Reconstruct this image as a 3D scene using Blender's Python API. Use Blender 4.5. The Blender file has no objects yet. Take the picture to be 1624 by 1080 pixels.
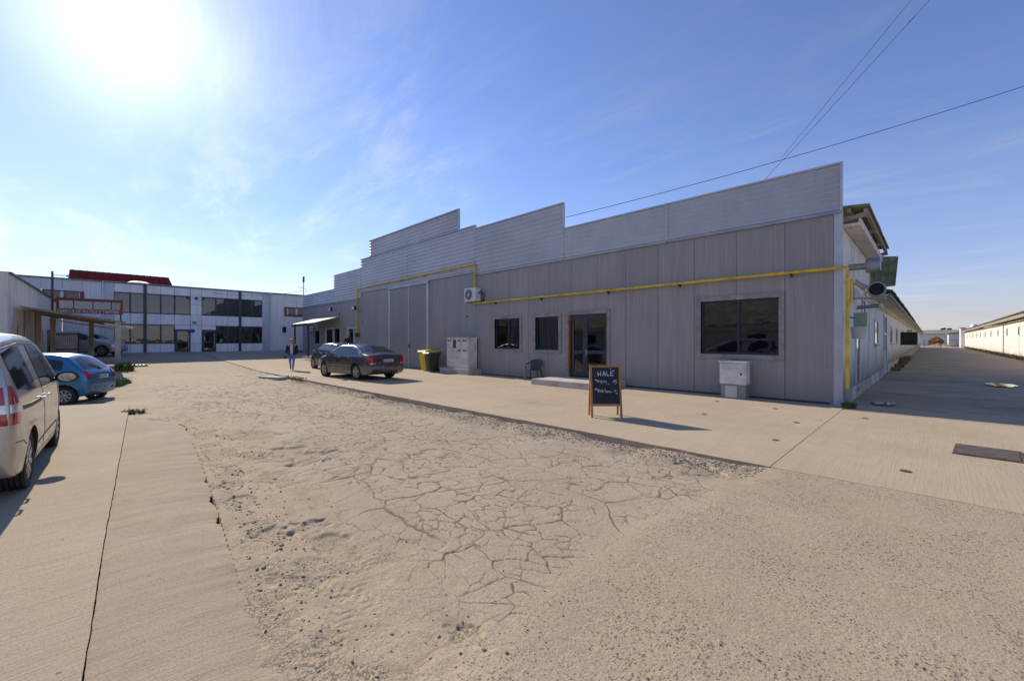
import bpy, bmesh, math, random
import numpy as np
from mathutils import Vector, Matrix
from mathutils.bvhtree import BVHTree

R = math.radians
random.seed(7)
rng = np.random.default_rng(7)
scene = bpy.context.scene
COL = scene.collection

# ------------------------------------------------------------------ camera
CAM_H, FPX = 1.62, 662.0          # eye height (m), focal length in px of the 1624 px wide photograph
cam_data = bpy.data.cameras.new('camera')
cam_data.sensor_width = 36.0
cam_data.lens = FPX / 1624 * 36
cam_data.clip_start = 0.05
cam_data.clip_end = 4000
cam = bpy.data.objects.new('camera', cam_data)
COL.objects.link(cam)
cam.location = (0, 0, CAM_H)
cam.rotation_euler = (R(90), 0, R(45))
scene.camera = cam

# ------------------------------------------------------------------ world, sun, exposure
SUN_EL, SUN_AZ = 29.5, 177.7       # azimuth measured from +X towards +Y
world = bpy.data.worlds.new('World')
scene.world = world
world.use_nodes = True
wn = world.node_tree
for n in list(wn.nodes):
    wn.nodes.remove(n)
w_out = wn.nodes.new('ShaderNodeOutputWorld')
w_bg = wn.nodes.new('ShaderNodeBackground')
w_bg.inputs['Strength'].default_value = 0.125
sky = wn.nodes.new('ShaderNodeTexSky')
sky.sky_type = 'NISHITA'
sky.sun_disc = False
sky.sun_elevation = R(SUN_EL)
sky.sun_rotation = R(90 - SUN_AZ)
sky.air_density = 1.0
sky.dust_density = 0.0
sky.ozone_density = 3.0
sky.altitude = 0
# thin cirrus, laid on a high flat layer
w_tc = wn.nodes.new('ShaderNodeTexCoord')
w_sep = wn.nodes.new('ShaderNodeSeparateXYZ')
wn.links.new(w_tc.outputs['Generated'], w_sep.inputs[0])
def wmath(op, a, b=None):
    n = wn.nodes.new('ShaderNodeMath'); n.operation = op
    for i, v in enumerate((a, b)):
        if v is None: continue
        if isinstance(v, (int, float)): n.inputs[i].default_value = v
        else: wn.links.new(v, n.inputs[i])
    return n.outputs[0]
zz = wmath('ADD', wmath('MAXIMUM', w_sep.outputs[2], 0.0), 0.12)
w_comb = wn.nodes.new('ShaderNodeCombineXYZ')
wn.links.new(wmath('DIVIDE', w_sep.outputs[0], zz), w_comb.inputs[0])
wn.links.new(wmath('DIVIDE', w_sep.outputs[1], zz), w_comb.inputs[1])
def wnoise(rot, scl, scale, detail, rough, dist):
    mp = wn.nodes.new('ShaderNodeMapping')
    mp.inputs['Rotation'].default_value = (0, 0, R(rot))
    mp.inputs['Scale'].default_value = scl
    wn.links.new(w_comb.outputs[0], mp.inputs[0])
    n = wn.nodes.new('ShaderNodeTexNoise')
    n.inputs['Scale'].default_value = scale; n.inputs['Detail'].default_value = detail
    n.inputs['Roughness'].default_value = rough; n.inputs['Distortion'].default_value = dist
    wn.links.new(mp.outputs[0], n.inputs['Vector'])
    return n.outputs['Fac']
def wramp(f, a, b):
    n = wn.nodes.new('ShaderNodeMapRange'); n.interpolation_type = 'SMOOTHSTEP'
    n.inputs['From Min'].default_value = a; n.inputs['From Max'].default_value = b
    wn.links.new(f, n.inputs['Value'])
    return n.outputs[0]
streak = wmath('MULTIPLY', wramp(wnoise(20, (0.45, 1.2, 1), 2.3, 9, 0.68, 0.5), 0.44, 0.78), wramp(wnoise(0, (1, 1, 1), 0.75, 3, 0.5, 0.2), 0.36, 0.60))
veil = wramp(wnoise(-30, (0.6, 1, 1), 0.5, 5, 0.6, 0.5), 0.30, 0.85)
haze = wmath('POWER', wmath('SUBTRACT', 1.0, wmath('MAXIMUM', w_sep.outputs[2], 0.0)), 7.0)      # longer path through the thin veil low down
cl = wmath('MINIMUM', wmath('ADD', wmath('MULTIPLY', streak, 0.42), wmath('MULTIPLY', veil, 0.22)), 0.9)
hz = wmath('MULTIPLY', haze, 0.88)
w_mix = wn.nodes.new('ShaderNodeMix'); w_mix.data_type = 'RGBA'
wn.links.new(cl, w_mix.inputs['Factor'])
w_hsv = wn.nodes.new('ShaderNodeHueSaturation')
w_hsv.inputs['Saturation'].default_value = 1.10
w_hsv.inputs['Value'].default_value = 1.0
wn.links.new(sky.outputs[0], w_hsv.inputs['Color'])
w_t2 = wn.nodes.new('ShaderNodeMix'); w_t2.data_type = 'RGBA'; w_t2.blend_type = 'MULTIPLY'
w_t2.inputs['Factor'].default_value = 1.0
w_t2.inputs['B'].default_value = (0.96, 0.84, 1.0, 1)
wn.links.new(w_hsv.outputs[0], w_t2.inputs['A'])
w_pale = wn.nodes.new('ShaderNodeHueSaturation')
w_pale.inputs['Saturation'].default_value = 0.22
w_pale.inputs['Value'].default_value = 0.42
wn.links.new(sky.outputs[0], w_pale.inputs['Color'])
w_tint = wn.nodes.new('ShaderNodeMix'); w_tint.data_type = 'RGBA'; w_tint.blend_type = 'MULTIPLY'
w_tint.inputs['Factor'].default_value = 1.0
w_tint.inputs['B'].default_value = (0.93, 0.88, 1.10, 1)
wn.links.new(w_pale.outputs[0], w_tint.inputs['A'])
w_hz = wn.nodes.new('ShaderNodeMix'); w_hz.data_type = 'RGBA'
wn.links.new(hz, w_hz.inputs['Factor'])
wn.links.new(w_t2.outputs['Result'], w_hz.inputs['A'])
wn.links.new(w_tint.outputs['Result'], w_hz.inputs['B'])
wn.links.new(w_hz.outputs['Result'], w_mix.inputs['A'])
w_cb = wn.nodes.new('ShaderNodeMix'); w_cb.data_type = 'RGBA'; w_cb.blend_type = 'MULTIPLY'
w_cb.inputs['Factor'].default_value = 1.0
w_cb.inputs['B'].default_value = (2.15, 2.25, 1.85, 1)
wn.links.new(w_tint.outputs['Result'], w_cb.inputs['A'])
wn.links.new(w_cb.outputs['Result'], w_mix.inputs['B'])
# thin ice cloud scatters the sun forward: bright aureole round the sun
w_dot = wn.nodes.new('ShaderNodeVectorMath'); w_dot.operation = 'DOT_PRODUCT'
wn.links.new(w_tc.outputs['Generated'], w_dot.inputs[0])
w_dot.inputs[1].default_value = (math.cos(R(SUN_AZ)) * math.cos(R(SUN_EL)), math.sin(R(SUN_AZ)) * math.cos(R(SUN_EL)), math.sin(R(SUN_EL)))
mu = wmath('MAXIMUM', w_dot.outputs['Value'], 0.0)
aur = wmath('MULTIPLY', wmath('ADD', wmath('MULTIPLY', wmath('POWER', mu, 120.0), 5.5), wmath('MULTIPLY', wmath('POWER', mu, 12.0), 1.0)), wmath('ADD', wmath('MULTIPLY', cl, 0.5), 0.75))
w_add = wn.nodes.new('ShaderNodeMix'); w_add.data_type = 'RGBA'; w_add.blend_type = 'ADD'
w_add.inputs['Factor'].default_value = 1.0
wn.links.new(w_mix.outputs['Result'], w_add.inputs['A'])
wn.links.new(aur, w_add.inputs['B'])
wn.links.new(w_add.outputs['Result'], w_bg.inputs['Color'])
wn.links.new(w_bg.outputs[0], w_out.inputs[0])

sun_data = bpy.data.lights.new('sun', 'SUN')
sun_data.energy = 4.0
sun_data.angle = R(0.5)
sun_data.color = (1.0, 0.88, 0.69)
sun = bpy.data.objects.new('sun', sun_data)
COL.objects.link(sun)
sdir = Vector((math.cos(R(SUN_AZ)) * math.cos(R(SUN_EL)), math.sin(R(SUN_AZ)) * math.cos(R(SUN_EL)), math.sin(R(SUN_EL))))
sun.rotation_euler = (-sdir).to_track_quat('-Z', 'Y').to_euler()
sun.location = (-30, 0, 30)

vs = scene.view_settings
vs.view_transform = 'Standard'
vs.look = 'None'
vs.exposure = 0.5
vs.gamma = 1.0
vs.use_curve_mapping = False
scene.cycles.use_denoising = True
scene.cycles.max_bounces = 6
scene.cycles.sample_clamp_indirect = 6

# ------------------------------------------------------------------ photo px -> place
S = math.sqrt(0.5)
def tpx(px): return (px - 812.0) / FPX
def gp(px, py, z=0.0):
    d = (CAM_H - z) * FPX / (py - 540.0)
    lat = tpx(px) * d
    return S * (lat - d), S * (lat + d)
def on_y(px, Y): t = tpx(px); return Y * (t - 1) / (t + 1)     # X of a pixel column on the plane Y
def on_x(px, X): t = tpx(px); return X * (t + 1) / (t - 1)     # Y of a pixel column on the plane X
def depth(x, y): return S * (y - x)
def zpx(py, x, y): return CAM_H + (540.0 - py) / FPX * depth(x, y)

# ------------------------------------------------------------------ ground height
def gz(x, y):
    x = np.asarray(x, float); y = np.asarray(y, float)
    r = np.clip((-24 - x) / 20.0, 0, 1.15)
    z = 0.70 * r ** 1.3
    z = z - 0.22 * np.exp(-(((x + 18.4) / 3.2) ** 4 + ((y + 1.6) / 2.6) ** 4))
    return z
def gz1(x, y): return float(gz(x, y))

# ------------------------------------------------------------------ object helpers
def tag(o, label=None, cat=None, group=None, kind=None):
    if label: o['label'] = label
    if cat: o['category'] = cat
    if group: o['group'] = group
    if kind: o['kind'] = kind
    return o
def thing(name, label, cat, loc=(0, 0, 0), rotz=0.0, group=None):
    o = bpy.data.objects.new(name, None)
    o.empty_display_size = 0.2
    COL.objects.link(o)
    o.location = loc
    o.rotation_euler = (0, 0, rotz)
    return tag(o, label, cat, group)
def setmat(me, m):
    for q in (m if isinstance(m, (list, tuple)) else [m]):
        me.materials.append(q)
def link(name, me, parent=None, world_space=True):
    o = bpy.data.objects.new(name, me)
    COL.objects.link(o)
    if parent is not None:
        o.parent = parent
        if parent.type == 'EMPTY' and world_space:
            o.matrix_parent_inverse = parent.matrix_basis.inverted()
    return o
class MB:
    """collects faces of ONE object"""
    def __init__(self, local=False):
        self.v, self.f, self.mi, self.local, self.cur = [], [], [], local, 0
    def add(self, verts, faces):
        k = len(self.v)
        self.v.extend([tuple(p) for p in verts])
        for f in faces:
            self.f.append(tuple(i + k for i in f)); self.mi.append(self.cur)
        return self
    def box(self, x0, x1, y0, y1, z0, z1, M=None):
        v = [(x, y, z) for z in (z0, z1) for y in (y0, y1) for x in (x0, x1)]
        if M is not None: v = [M @ Vector(p) for p in v]
        return self.add(v, [(0, 2, 3, 1), (4, 5, 7, 6), (0, 1, 5, 4), (2, 6, 7, 3), (0, 4, 6, 2), (1, 3, 7, 5)])
    def hexa(self, p):      # 8 points: bottom 4, top 4 (same winding)
        return self.add(p, [(3, 2, 1, 0), (4, 5, 6, 7), (0, 1, 5, 4), (1, 2, 6, 5), (2, 3, 7, 6), (3, 0, 4, 7)])
    def bar(self, a, b, w, h, up=(0, 0, 1)):
        a, b = Vector(a), Vector(b); d = (b - a).normalized(); up = Vector(up)
        s = d.cross(up)
        if s.length < 1e-4: s = d.cross(Vector((1, 0, 0)))
        s.normalize(); u = s.cross(d)
        q = [(-w / 2, -h / 2), (w / 2, -h / 2), (w / 2, h / 2), (-w / 2, h / 2)]
        v = [p + s * i + u * j for p in (a, b) for i, j in q]
        return self.add(v, [(3, 2, 1, 0), (4, 5, 6, 7), (0, 1, 5, 4), (1, 2, 6, 5), (2, 3, 7, 6), (3, 0, 4, 7)])
    def tube(self, path, r, n=8, cap=True):
        path = [Vector(p) for p in path]
        rr = r if isinstance(r, (list, tuple)) else [r] * len(path)
        ref = None; v = []
        for i, p in enumerate(path):
            t = (path[min(i + 1, len(path) - 1)] - path[max(i - 1, 0)]).normalized()
            if ref is None:
                ref = t.cross(Vector((0, 0, 1)))
                if ref.length < 1e-3: ref = t.cross(Vector((1, 0, 0)))
            ref = (ref - t * ref.dot(t)).normalized()
            b = t.cross(ref)
            for k in range(n):
                a = 2 * math.pi * k / n
                v.append(p + (ref * math.cos(a) + b * math.sin(a)) * rr[i])
        f = []
        for i in range(len(path) - 1):
            for k in range(n):
                f.append((i * n + k, i * n + (k + 1) % n, (i + 1) * n + (k + 1) % n, (i + 1) * n + k))
        if cap:
            f.append(tuple(range(n))[::-1]); f.append(tuple(range((len(path) - 1) * n, len(path) * n)))
        return self.add(v, f)
    def lathe(self, prof, n=24, M=None, axis='y', closed=False):
        """prof: (radius, along-axis)"""
        v = []
        for r, h in prof:
            for k in range(n):
                a = 2 * math.pi * k / n
                c, s = r * math.cos(a), r * math.sin(a)
                p = {'y': (c, h, s), 'z': (c, s, h), 'x': (h, c, s)}[axis]
                v.append(M @ Vector(p) if M is not None else p)
        f = []; m = len(prof)
        for i in range(m if closed else m - 1):
            j = (i + 1) % m
            for k in range(n):
                f.append((i * n + k, i * n + (k + 1) % n, j * n + (k + 1) % n, j * n + k))
        if not closed:
            if prof[0][0] > 1e-4: f.append(tuple(range(n)))
            if prof[-1][0] > 1e-4: f.append(tuple(range((m - 1) * n, m * n))[::-1])
        return self.add(v, f)
    def mesh(self, name, m, smooth=False, fix=True):
        me = bpy.data.meshes.new(name)
        me.from_pydata(self.v, [], self.f)
        setmat(me, m)
        if any(self.mi): me.polygons.foreach_set('material_index', self.mi)
        if fix:
            bm = bmesh.new(); bm.from_mesh(me)
            bmesh.ops.recalc_face_normals(bm, faces=bm.faces)
            bm.to_mesh(me); bm.free()
        if smooth:
            me.polygons.foreach_set('use_smooth', [True] * len(me.polygons))
            if smooth != 'all': me.set_sharp_from_angle(angle=R(40))
        me.update()
        return me
    def build(self, name, m, parent=None, smooth=False, fix=True):
        return link(name, self.mesh(name, m, smooth, fix), parent, not self.local)
def rect_minus(r, holes):
    """rectangle (a0,a1,b0,b1) minus rectangles -> rectangles"""
    out = [r]
    for h in holes:
        nxt = []
        for a0, a1, b0, b1 in out:
            h0, h1, g0, g1 = max(a0, h[0]), min(a1, h[1]), max(b0, h[2]), min(b1, h[3])
            if h0 >= h1 or g0 >= g1:
                nxt.append((a0, a1, b0, b1)); continue
            if a0 < h0: nxt.append((a0, h0, b0, b1))
            if h1 < a1: nxt.append((h1, a1, b0, b1))
            if b0 < g0: nxt.append((h0, h1, b0, g0))
            if g1 < b1: nxt.append((h0, h1, g1, b1))
        out = nxt
    return [q for q in out if q[1] - q[0] > 1e-3 and q[3] - q[2] > 1e-3]

# ------------------------------------------------------------------ materials
class NT:
    def __init__(self, name):
        self.m = bpy.data.materials.new(name); self.m.use_nodes = True
        self.t = self.m.node_tree; self.b = self.t.nodes['Principled BSDF']
        self.tc = None
    def new(self, t): return self.t.nodes.new('ShaderNode' + t)
    def put(self, sock, v):
        if isinstance(v, (int, float)): sock.default_value = v
        elif isinstance(v, (tuple, list)): sock.default_value = (*v, 1) if len(v) == 3 and sock.type == 'RGBA' else v
        else: self.t.links.new(v, sock)
    def pos(self, scale=(1, 1, 1), rot=0.0, obj=True):
        if self.tc is None: self.tc = self.new('TexCoord')
        mp = self.new('Mapping'); mp.inputs['Scale'].default_value = scale
        mp.inputs['Rotation'].default_value = (0, 0, R(rot))
        self.t.links.new(self.tc.outputs['Object'], mp.inputs[0])
        return mp.outputs[0]
    def noise(self, scale, detail=4, rough=0.55, vec=None, dist=0.0):
        n = self.new('TexNoise')
        n.inputs['Scale'].default_value = scale; n.inputs['Detail'].default_value = detail
        n.inputs['Roughness'].default_value = rough; n.inputs['Distortion'].default_value = dist
        self.t.links.new(vec if vec is not None else self.pos(), n.inputs['Vector'])
        return n.outputs['Fac']
    def voro(self, scale, vec=None, feature='F1', out='Distance', rand=1.0):
        n = self.new('TexVoronoi'); n.feature = feature
        n.inputs['Scale'].default_value = scale; n.inputs['Randomness'].default_value = rand
        self.t.links.new(vec if vec is not None else self.pos(), n.inputs['Vector'])
        return n.outputs[out]
    def rng(self, v, a, b, c=0.0, d=1.0, smooth=True):
        n = self.new('MapRange'); n.interpolation_type = 'SMOOTHSTEP' if smooth else 'LINEAR'
        self.put(n.inputs['Value'], v)
        for k, q in zip(('From Min', 'From Max', 'To Min', 'To Max'), (a, b, c, d)): n.inputs[k].default_value = q
        return n.outputs[0]
    def math(self, op, a, b=0.0):
        n = self.new('Math'); n.operation = op
        self.put(n.inputs[0], a); self.put(n.inputs[1], b)
        return n.outputs[0]
    def mix(self, f, a, b, mode='MIX'):
        n = self.new('Mix'); n.data_type = 'RGBA'; n.blend_type = mode
        self.put(n.inputs['Factor'], f); self.put(n.inputs['A'], a); self.put(n.inputs['B'], b)
        return n.outputs['Result']
    def attr(self, name):
        n = self.new('Attribute'); n.attribute_name = name
        return n.outputs['Fac']
    def bump(self, h, dist=0.01, strength=1.0, normal=None):
        n = self.new('Bump'); n.inputs['Distance'].default_value = dist; n.inputs['Strength'].default_value = strength
        self.put(n.inputs['Height'], h)
        if normal is not None: self.t.links.new(normal, n.inputs['Normal'])
        return n.outputs[0]
    def done(self, color=None, rough=None, metal=None, normal=None, **kw):
        if color is not None: self.put(self.b.inputs['Base Color'], color)
        if rough is not None: self.put(self.b.inputs['Roughness'], rough)
        if metal is not None: self.put(self.b.inputs['Metallic'], metal)
        if normal is not None: self.t.links.new(normal, self.b.inputs['Normal'])
        for k, v in kw.items(): self.put(self.b.inputs[k.replace('_', ' ')], v)
        return self.m
def mul(c, k): return tuple(min(1, v * k) for v in c)
def plain(name, c, rough=0.6, metal=0.0, var=0.18, scale=3.0, bump=0.0, bscale=60.0, stretch=(1, 1, 1), **kw):
    """colour with soft dirt variation and fine relief"""
    n = NT(name)
    f = n.noise(scale, 6, 0.62, n.pos(stretch))
    col = n.mix(n.rng(f, 0.3, 0.72), mul(c, 1 - var), mul(c, 1 + var * 0.7))
    nrm = n.bump(n.noise(bscale, 3, 0.6), bump) if bump else None
    return n.done(col, n.rng(f, 0.2, 0.8, max(0.02, rough - 0.07), min(1, rough + 0.07)), metal, nrm, **kw)
M = {}
M['boxwhite'] = plain('dull_white_plastic', (0.66, 0.65, 0.65), 0.5, 0, 0.2, 3)
M['steel'] = plain('galvanised_steel', (0.36, 0.38, 0.41), 0.42, 0.6, 0.25, 2)
M['dark_metal'] = plain('dark_metal', (0.05, 0.055, 0.062), 0.45, 0.2, 0.3, 4)
M['anthracite'] = plain('anthracite_frame', (0.040, 0.048, 0.062), 0.4, 0.0, 0.2, 4)
M['black'] = plain('black_plastic', (0.018, 0.018, 0.02), 0.5, 0.0, 0.3, 6)
M['rubber'] = plain('tyre_rubber', (0.028, 0.027, 0.026), 0.85, 0.0, 0.35, 9, 0.002, 90)
M['white'] = plain('white_paint', (0.66, 0.67, 0.68), 0.5, 0.0, 0.12, 3)
M['offwhite'] = plain('off_white', (0.50, 0.49, 0.45), 0.6, 0.0, 0.18, 3)
M['yellow'] = plain('yellow_gas_paint', (0.74, 0.50, 0.03), 0.4, 0.0, 0.32, 3.5)
M['red'] = plain('dark_red_paint', (0.22, 0.018, 0.03), 0.5, 0.0, 0.25, 3)
M['redroof'] = plain('red_roof', (0.11, 0.022, 0.026), 1.0, 0.0, 0.25, 1.2, Specular_IOR_Level=0.0)
M['wood'] = plain('varnished_wood', (0.42, 0.19, 0.05), 0.5, 0.0, 0.3, 8, 0.001, 40, (1, 1, 6))
M['oldwood'] = plain('weathered_wood', (0.33, 0.275, 0.205), 0.85, 0.0, 0.35, 3, 0.004, 30, (1, 1, 5))
M['chalkboard'] = plain('chalkboard', (0.018, 0.026, 0.034), 0.75, 0.0, 0.7, 3.5)
M['chalk'] = plain('chalk', (0.72, 0.74, 0.78), 0.95, 0, 0.2, 90)
M['greysheet'] = plain('grey_sheet', (0.24, 0.25, 0.26), 0.5, 0.1, 0.2, 2)
M['greensheet'] = plain('green_sheet', (0.20, 0.26, 0.16), 0.6, 0.0, 0.4, 3)
M['eternit'] = plain('old_roof_sheet', (0.27, 0.27, 0.19), 0.9, 0.0, 0.5, 1.6, 0.01, 8)
M['rust'] = plain('rusty_steel', (0.16, 0.09, 0.06), 0.8, 0.2, 0.5, 5)
M['conc'] = plain('cast_concrete', (0.50, 0.46, 0.40), 0.9, 0.0, 0.22, 2.5, 0.006, 25)
M['oldconc'] = plain('old_concrete', (0.42, 0.385, 0.33), 0.92, 0.0, 0.5, 0.9, 0.02, 6, (1, 1, 0.4))
M['interior'] = plain('room_interior', (0.12, 0.13, 0.145), 0.9, 0, 0.4, 1)
M['curtain'] = plain('blue_white_curtain', (0.50, 0.62, 0.72), 0.8, 0, 0.1, 6)
M['orange'] = plain('orange_foam', (0.30, 0.10, 0.03), 0.9, 0, 0.4, 12, 0.01, 30)
M['teal'] = plain('teal_paint', (0.09, 0.34, 0.32), 0.6, 0, 0.25, 4)
M['brick'] = plain('red_brick', (0.32, 0.13, 0.09), 0.9, 0, 0.3, 12, 0.004, 40)
def glass(name, tint, clear=0.45, rough=0.02):
    n = NT(name)
    g = n.new('BsdfGlossy'); g.inputs['Roughness'].default_value = rough; g.inputs['Color'].default_value = (0.95, 0.97, 1, 1)
    t = n.new('BsdfTransparent'); t.inputs['Color'].default_value = (*tint, 1)
    f = n.new('Fresnel'); f.inputs['IOR'].default_value = 1.55
    bp = n.bump(n.noise(1.4, 2, 0.5), 0.004)
    n.t.links.new(bp, g.inputs['Normal'])
    mx = n.new('MixShader')
    geo = n.new('NewGeometry')
    k = n.math('MULTIPLY', n.math('ADD', f.outputs[0], 0.035), n.math('SUBTRACT', 1.0, geo.outputs['Backfacing']))
    n.t.links.new(k, mx.inputs[0]); n.t.links.new(t.outputs[0], mx.inputs[1]); n.t.links.new(g.outputs[0], mx.inputs[2])
    n.t.links.new(mx.outputs[0], n.t.nodes['Material Output'].inputs[0])
    return n.m
M['glass'] = glass('window_glass', (0.42, 0.46, 0.47))
M['carglass'] = plain('car_glass', (0.02, 0.025, 0.027), 0.06, 0, 0.3, 1.5, IOR=1.6)
M['mirror'] = plain('mirror_glass', (0.5, 0.52, 0.54), 0.04, 1.0, 0.1, 4)
def car_paint(name, c, metal=0.35, dust=0.35):
    n = NT(name)
    sep = n.new('SeparateXYZ'); n.t.links.new(n.pos(), sep.inputs[0])
    low = n.rng(sep.outputs[2], 0.95, 0.15)
    d = n.math('MULTIPLY', n.math('ADD', low, 0.35), n.rng(n.noise(3.2, 8, 0.7), 0.3, 0.75))
    fac = n.math('MULTIPLY', d, dust)
    col = n.mix(fac, c, (0.30, 0.25, 0.19))
    return n.done(col, n.rng(d, 0, 1.3, 0.22, 0.62), metal, None, Coat_Weight=0.5, Coat_Roughness=0.06)
M['p_van'] = car_paint('champagne_paint', (0.50, 0.46, 0.40), 0.5, 0.3)
M['p_blue'] = car_paint('blue_paint', (0.012, 0.17, 0.34), 0.25, 0.25)
M['p_dark'] = car_paint('dark_blue_grey_paint', (0.045, 0.05, 0.068), 0.4, 0.75)
M['p_black'] = car_paint('black_paint', (0.022, 0.024, 0.036), 0.3, 0.4)
M['p_silver'] = car_paint('silver_paint', (0.40, 0.42, 0.46), 0.5, 0.2)
M['lamp_red'] = plain('red_lamp', (0.42, 0.008, 0.016), 0.12, 0, 0.3, 14, Coat_Weight=0.6)
M['lamp_clear'] = plain('clear_lamp', (0.62, 0.62, 0.62), 0.12, 0.3, 0.3, 18, Coat_Weight=0.6)
M['alloy'] = plain('alloy_rim', (0.42, 0.42, 0.42), 0.32, 0.8, 0.2, 8)
M['plate'] = plain('number_plate', (0.66, 0.66, 0.64), 0.5, 0, 0.1, 9)
M['platetext'] = plain('plate_letters', (0.03, 0.03, 0.035), 0.5, 0, 0.1, 9)
M['euroblue'] = plain('plate_band', (0.02, 0.07, 0.35), 0.5, 0, 0.1, 9)

# sandwich panel: fine vertical ribs, washed streaks, dust near the foot
def panel_mat(name, c, rib=22.0, low_dirt=0.6):
    n = NT(name)
    sep = n.new('SeparateXYZ'); n.t.links.new(n.pos(), sep.inputs[0])
    st = n.noise(9, 5, 0.7, n.pos((1, 1, 0.035)))
    big = n.noise(0.9, 5, 0.6)
    col = n.mix(n.rng(st, 0.3, 0.7), mul(c, 0.90), mul(c, 1.10))
    st2 = n.noise(26, 3, 0.6, n.pos((1, 1, 0.02)))
    col = n.mix(n.math('MULTIPLY', n.rng(st2, 0.58, 0.70), 0.6), col, mul(c, 1.6))
    col = n.mix(n.math('MULTIPLY', n.rng(st2, 0.42, 0.30), 0.5), col, mul(c, 0.66))
    col = n.mix(n.math('MULTIPLY', n.rng(big, 0.45, 0.8), 0.4), col, mul(c, 0.82))
    oi = n.new('ObjectInfo')
    col = n.mix(n.math('MULTIPLY', oi.outputs['Random'], 0.4), col, mul(c, 0.8))
    dust = n.math('MULTIPLY', n.rng(n.math('ADD', sep.outputs[2], n.math('MULTIPLY', big, 0.5)), 1.15, 0.15), low_dirt)
    col = n.mix(dust, col, (0.30, 0.265, 0.22))
    wv = n.new('TexWave'); wv.wave_type = 'BANDS'; wv.bands_direction = 'X'; wv.inputs['Scale'].default_value = rib / 6.2832 * 2
    n.t.links.new(n.pos(), wv.inputs[0])
    nrm = n.bump(wv.outputs['Fac'], 0.0022)
    return n.done(col, n.rng(st, 0.2, 0.8, 0.45, 0.62), 0.0, nrm)
M['panel'] = panel_mat('grey_sandwich_panel', (0.338, 0.310, 0.292))
M['gatepanel'] = panel_mat('grey_gate_panel', (0.295, 0.272, 0.26), 30)
M['trim'] = plain('grey_trim', (0.31, 0.285, 0.255), 0.55, 0.1, 0.3, 5)
M['flashing'] = plain('corner_flashing', (0.52, 0.53, 0.57), 0.5, 0.2, 0.12, 2)
def clad_mat():
    n = NT('profiled_cladding')
    st = n.noise(0.5, 4, 0.6)
    sp = n.noise(6, 5, 0.7, n.pos((1, 1, 0.2)))
    c = n.mix(n.rng(st, 0.3, 0.7), (0.45, 0.452, 0.46), (0.54, 0.54, 0.545))
    c = n.mix(n.math('MULTIPLY', n.rng(sp, 0.55, 0.75), 0.3), c, (0.33, 0.33, 0.34))
    return n.done(c, n.rng(sp, 0.3, 0.7, 0.40, 0.55), 0.25)
M['clad'] = clad_mat()
def wall_mat(name, c, stain, smin=0.5, smax=0.75, zlow=0.9, zamt=0.8):
    n = NT(name)
    sep = n.new('SeparateXYZ'); n.t.links.new(n.pos(), sep.inputs[0])
    a = n.noise(2.2, 7, 0.7, n.pos((1, 1, 0.25)))
    b = n.noise(0.7, 5, 0.6)
    col = n.mix(n.rng(a, 0.35, 0.65), mul(c, 0.9), mul(c, 1.07))
    col = n.mix(n.math('MULTIPLY', n.rng(a, smin, smax), 0.6), col, stain)
    low = n.math('MULTIPLY', n.rng(n.math('SUBTRACT', sep.outputs[2], n.math('MULTIPLY', b, 1.1)), zlow - 0.5, -0.45), zamt)
    col = n.mix(low, col, mul(stain, 0.75))
    return n.done(col, 0.9, 0.0, n.bump(n.noise(9, 6, 0.65), 0.012))
M['barnwall'] = wall_mat('whitewashed_barn_wall', (0.80, 0.745, 0.655), (0.21, 0.18, 0.135), 0.48, 0.66, 1.5, 0.9)
M['rbarnwall'] = wall_mat('white_barn_wall', (0.66, 0.65, 0.62), (0.42, 0.37, 0.30), 0.6, 0.85, 0.8, 0.6)
M['leftwall'] = wall_mat('weathered_concrete_wall', (0.80, 0.74, 0.64), (0.38, 0.32, 0.24), 0.46, 0.68, 1.2, 0.6)
M['comp'] = wall_mat('composite_panel', (0.84, 0.83, 0.82), (0.66, 0.63, 0.58), 0.6, 0.85, 1.0, 0.25)
M['hallsheet'] = panel_mat('pale_hall_sheet', (0.72, 0.71, 0.71), 14, 0.1)
# ------------------------------------------------------------------ numpy noise
def _h(ix, iy, s):
    a = (ix.astype(np.int64) * 374761393 + iy.astype(np.int64) * 668265263 + s * 974634541) & 0xFFFFFFFF
    a = ((a ^ (a >> 13)) * 1274126177) & 0xFFFFFFFF
    a = ((a ^ (a >> 16)) * 2246822519) & 0xFFFFFFFF
    return (a ^ (a >> 15)) / 4294967295.0
def vnoise(x, y, s=0):
    ix, iy = np.floor(x), np.floor(y); fx, fy = x - ix, y - iy
    fx = fx * fx * (3 - 2 * fx); fy = fy * fy * (3 - 2 * fy)
    a, b = _h(ix, iy, s), _h(ix + 1, iy, s); c, d = _h(ix, iy + 1, s), _h(ix + 1, iy + 1, s)
    return (a * (1 - fx) + b * fx) * (1 - fy) + (c * (1 - fx) + d * fx) * fy
def fbm(x, y, sc, o=4, s=0, g=0.5):
    t = 0; amp = 1; tot = 0
    for i in range(o):
        t = t + amp * vnoise(x * sc * 2 ** i, y * sc * 2 ** i, s + i * 17); tot += amp; amp *= g
    return t / tot
def voronoi(x, y, sc, s=0):
    x = x * sc; y = y * sc; ix, iy = np.floor(x), np.floor(y)
    f1 = np.full(x.shape, 9.0); f2 = np.full(x.shape, 9.0); cid = np.zeros(x.shape)
    for dx in (-1, 0, 1):
        for dy in (-1, 0, 1):
            cx, cy = ix + dx, iy + dy
            d = np.hypot(cx + _h(cx, cy, s) - x, cy + _h(cx, cy, s + 5) - y)
            nb = d < f1
            f2 = np.where(nb, f1, np.minimum(f2, d)); cid = np.where(nb, _h(cx, cy, s + 9), cid); f1 = np.where(nb, d, f1)
    return f1 / sc, f2 / sc, cid
def sst(a, b, v):
    t = np.clip((v - a) / (b - a), 0, 1); return t * t * (3 - 2 * t)

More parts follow.
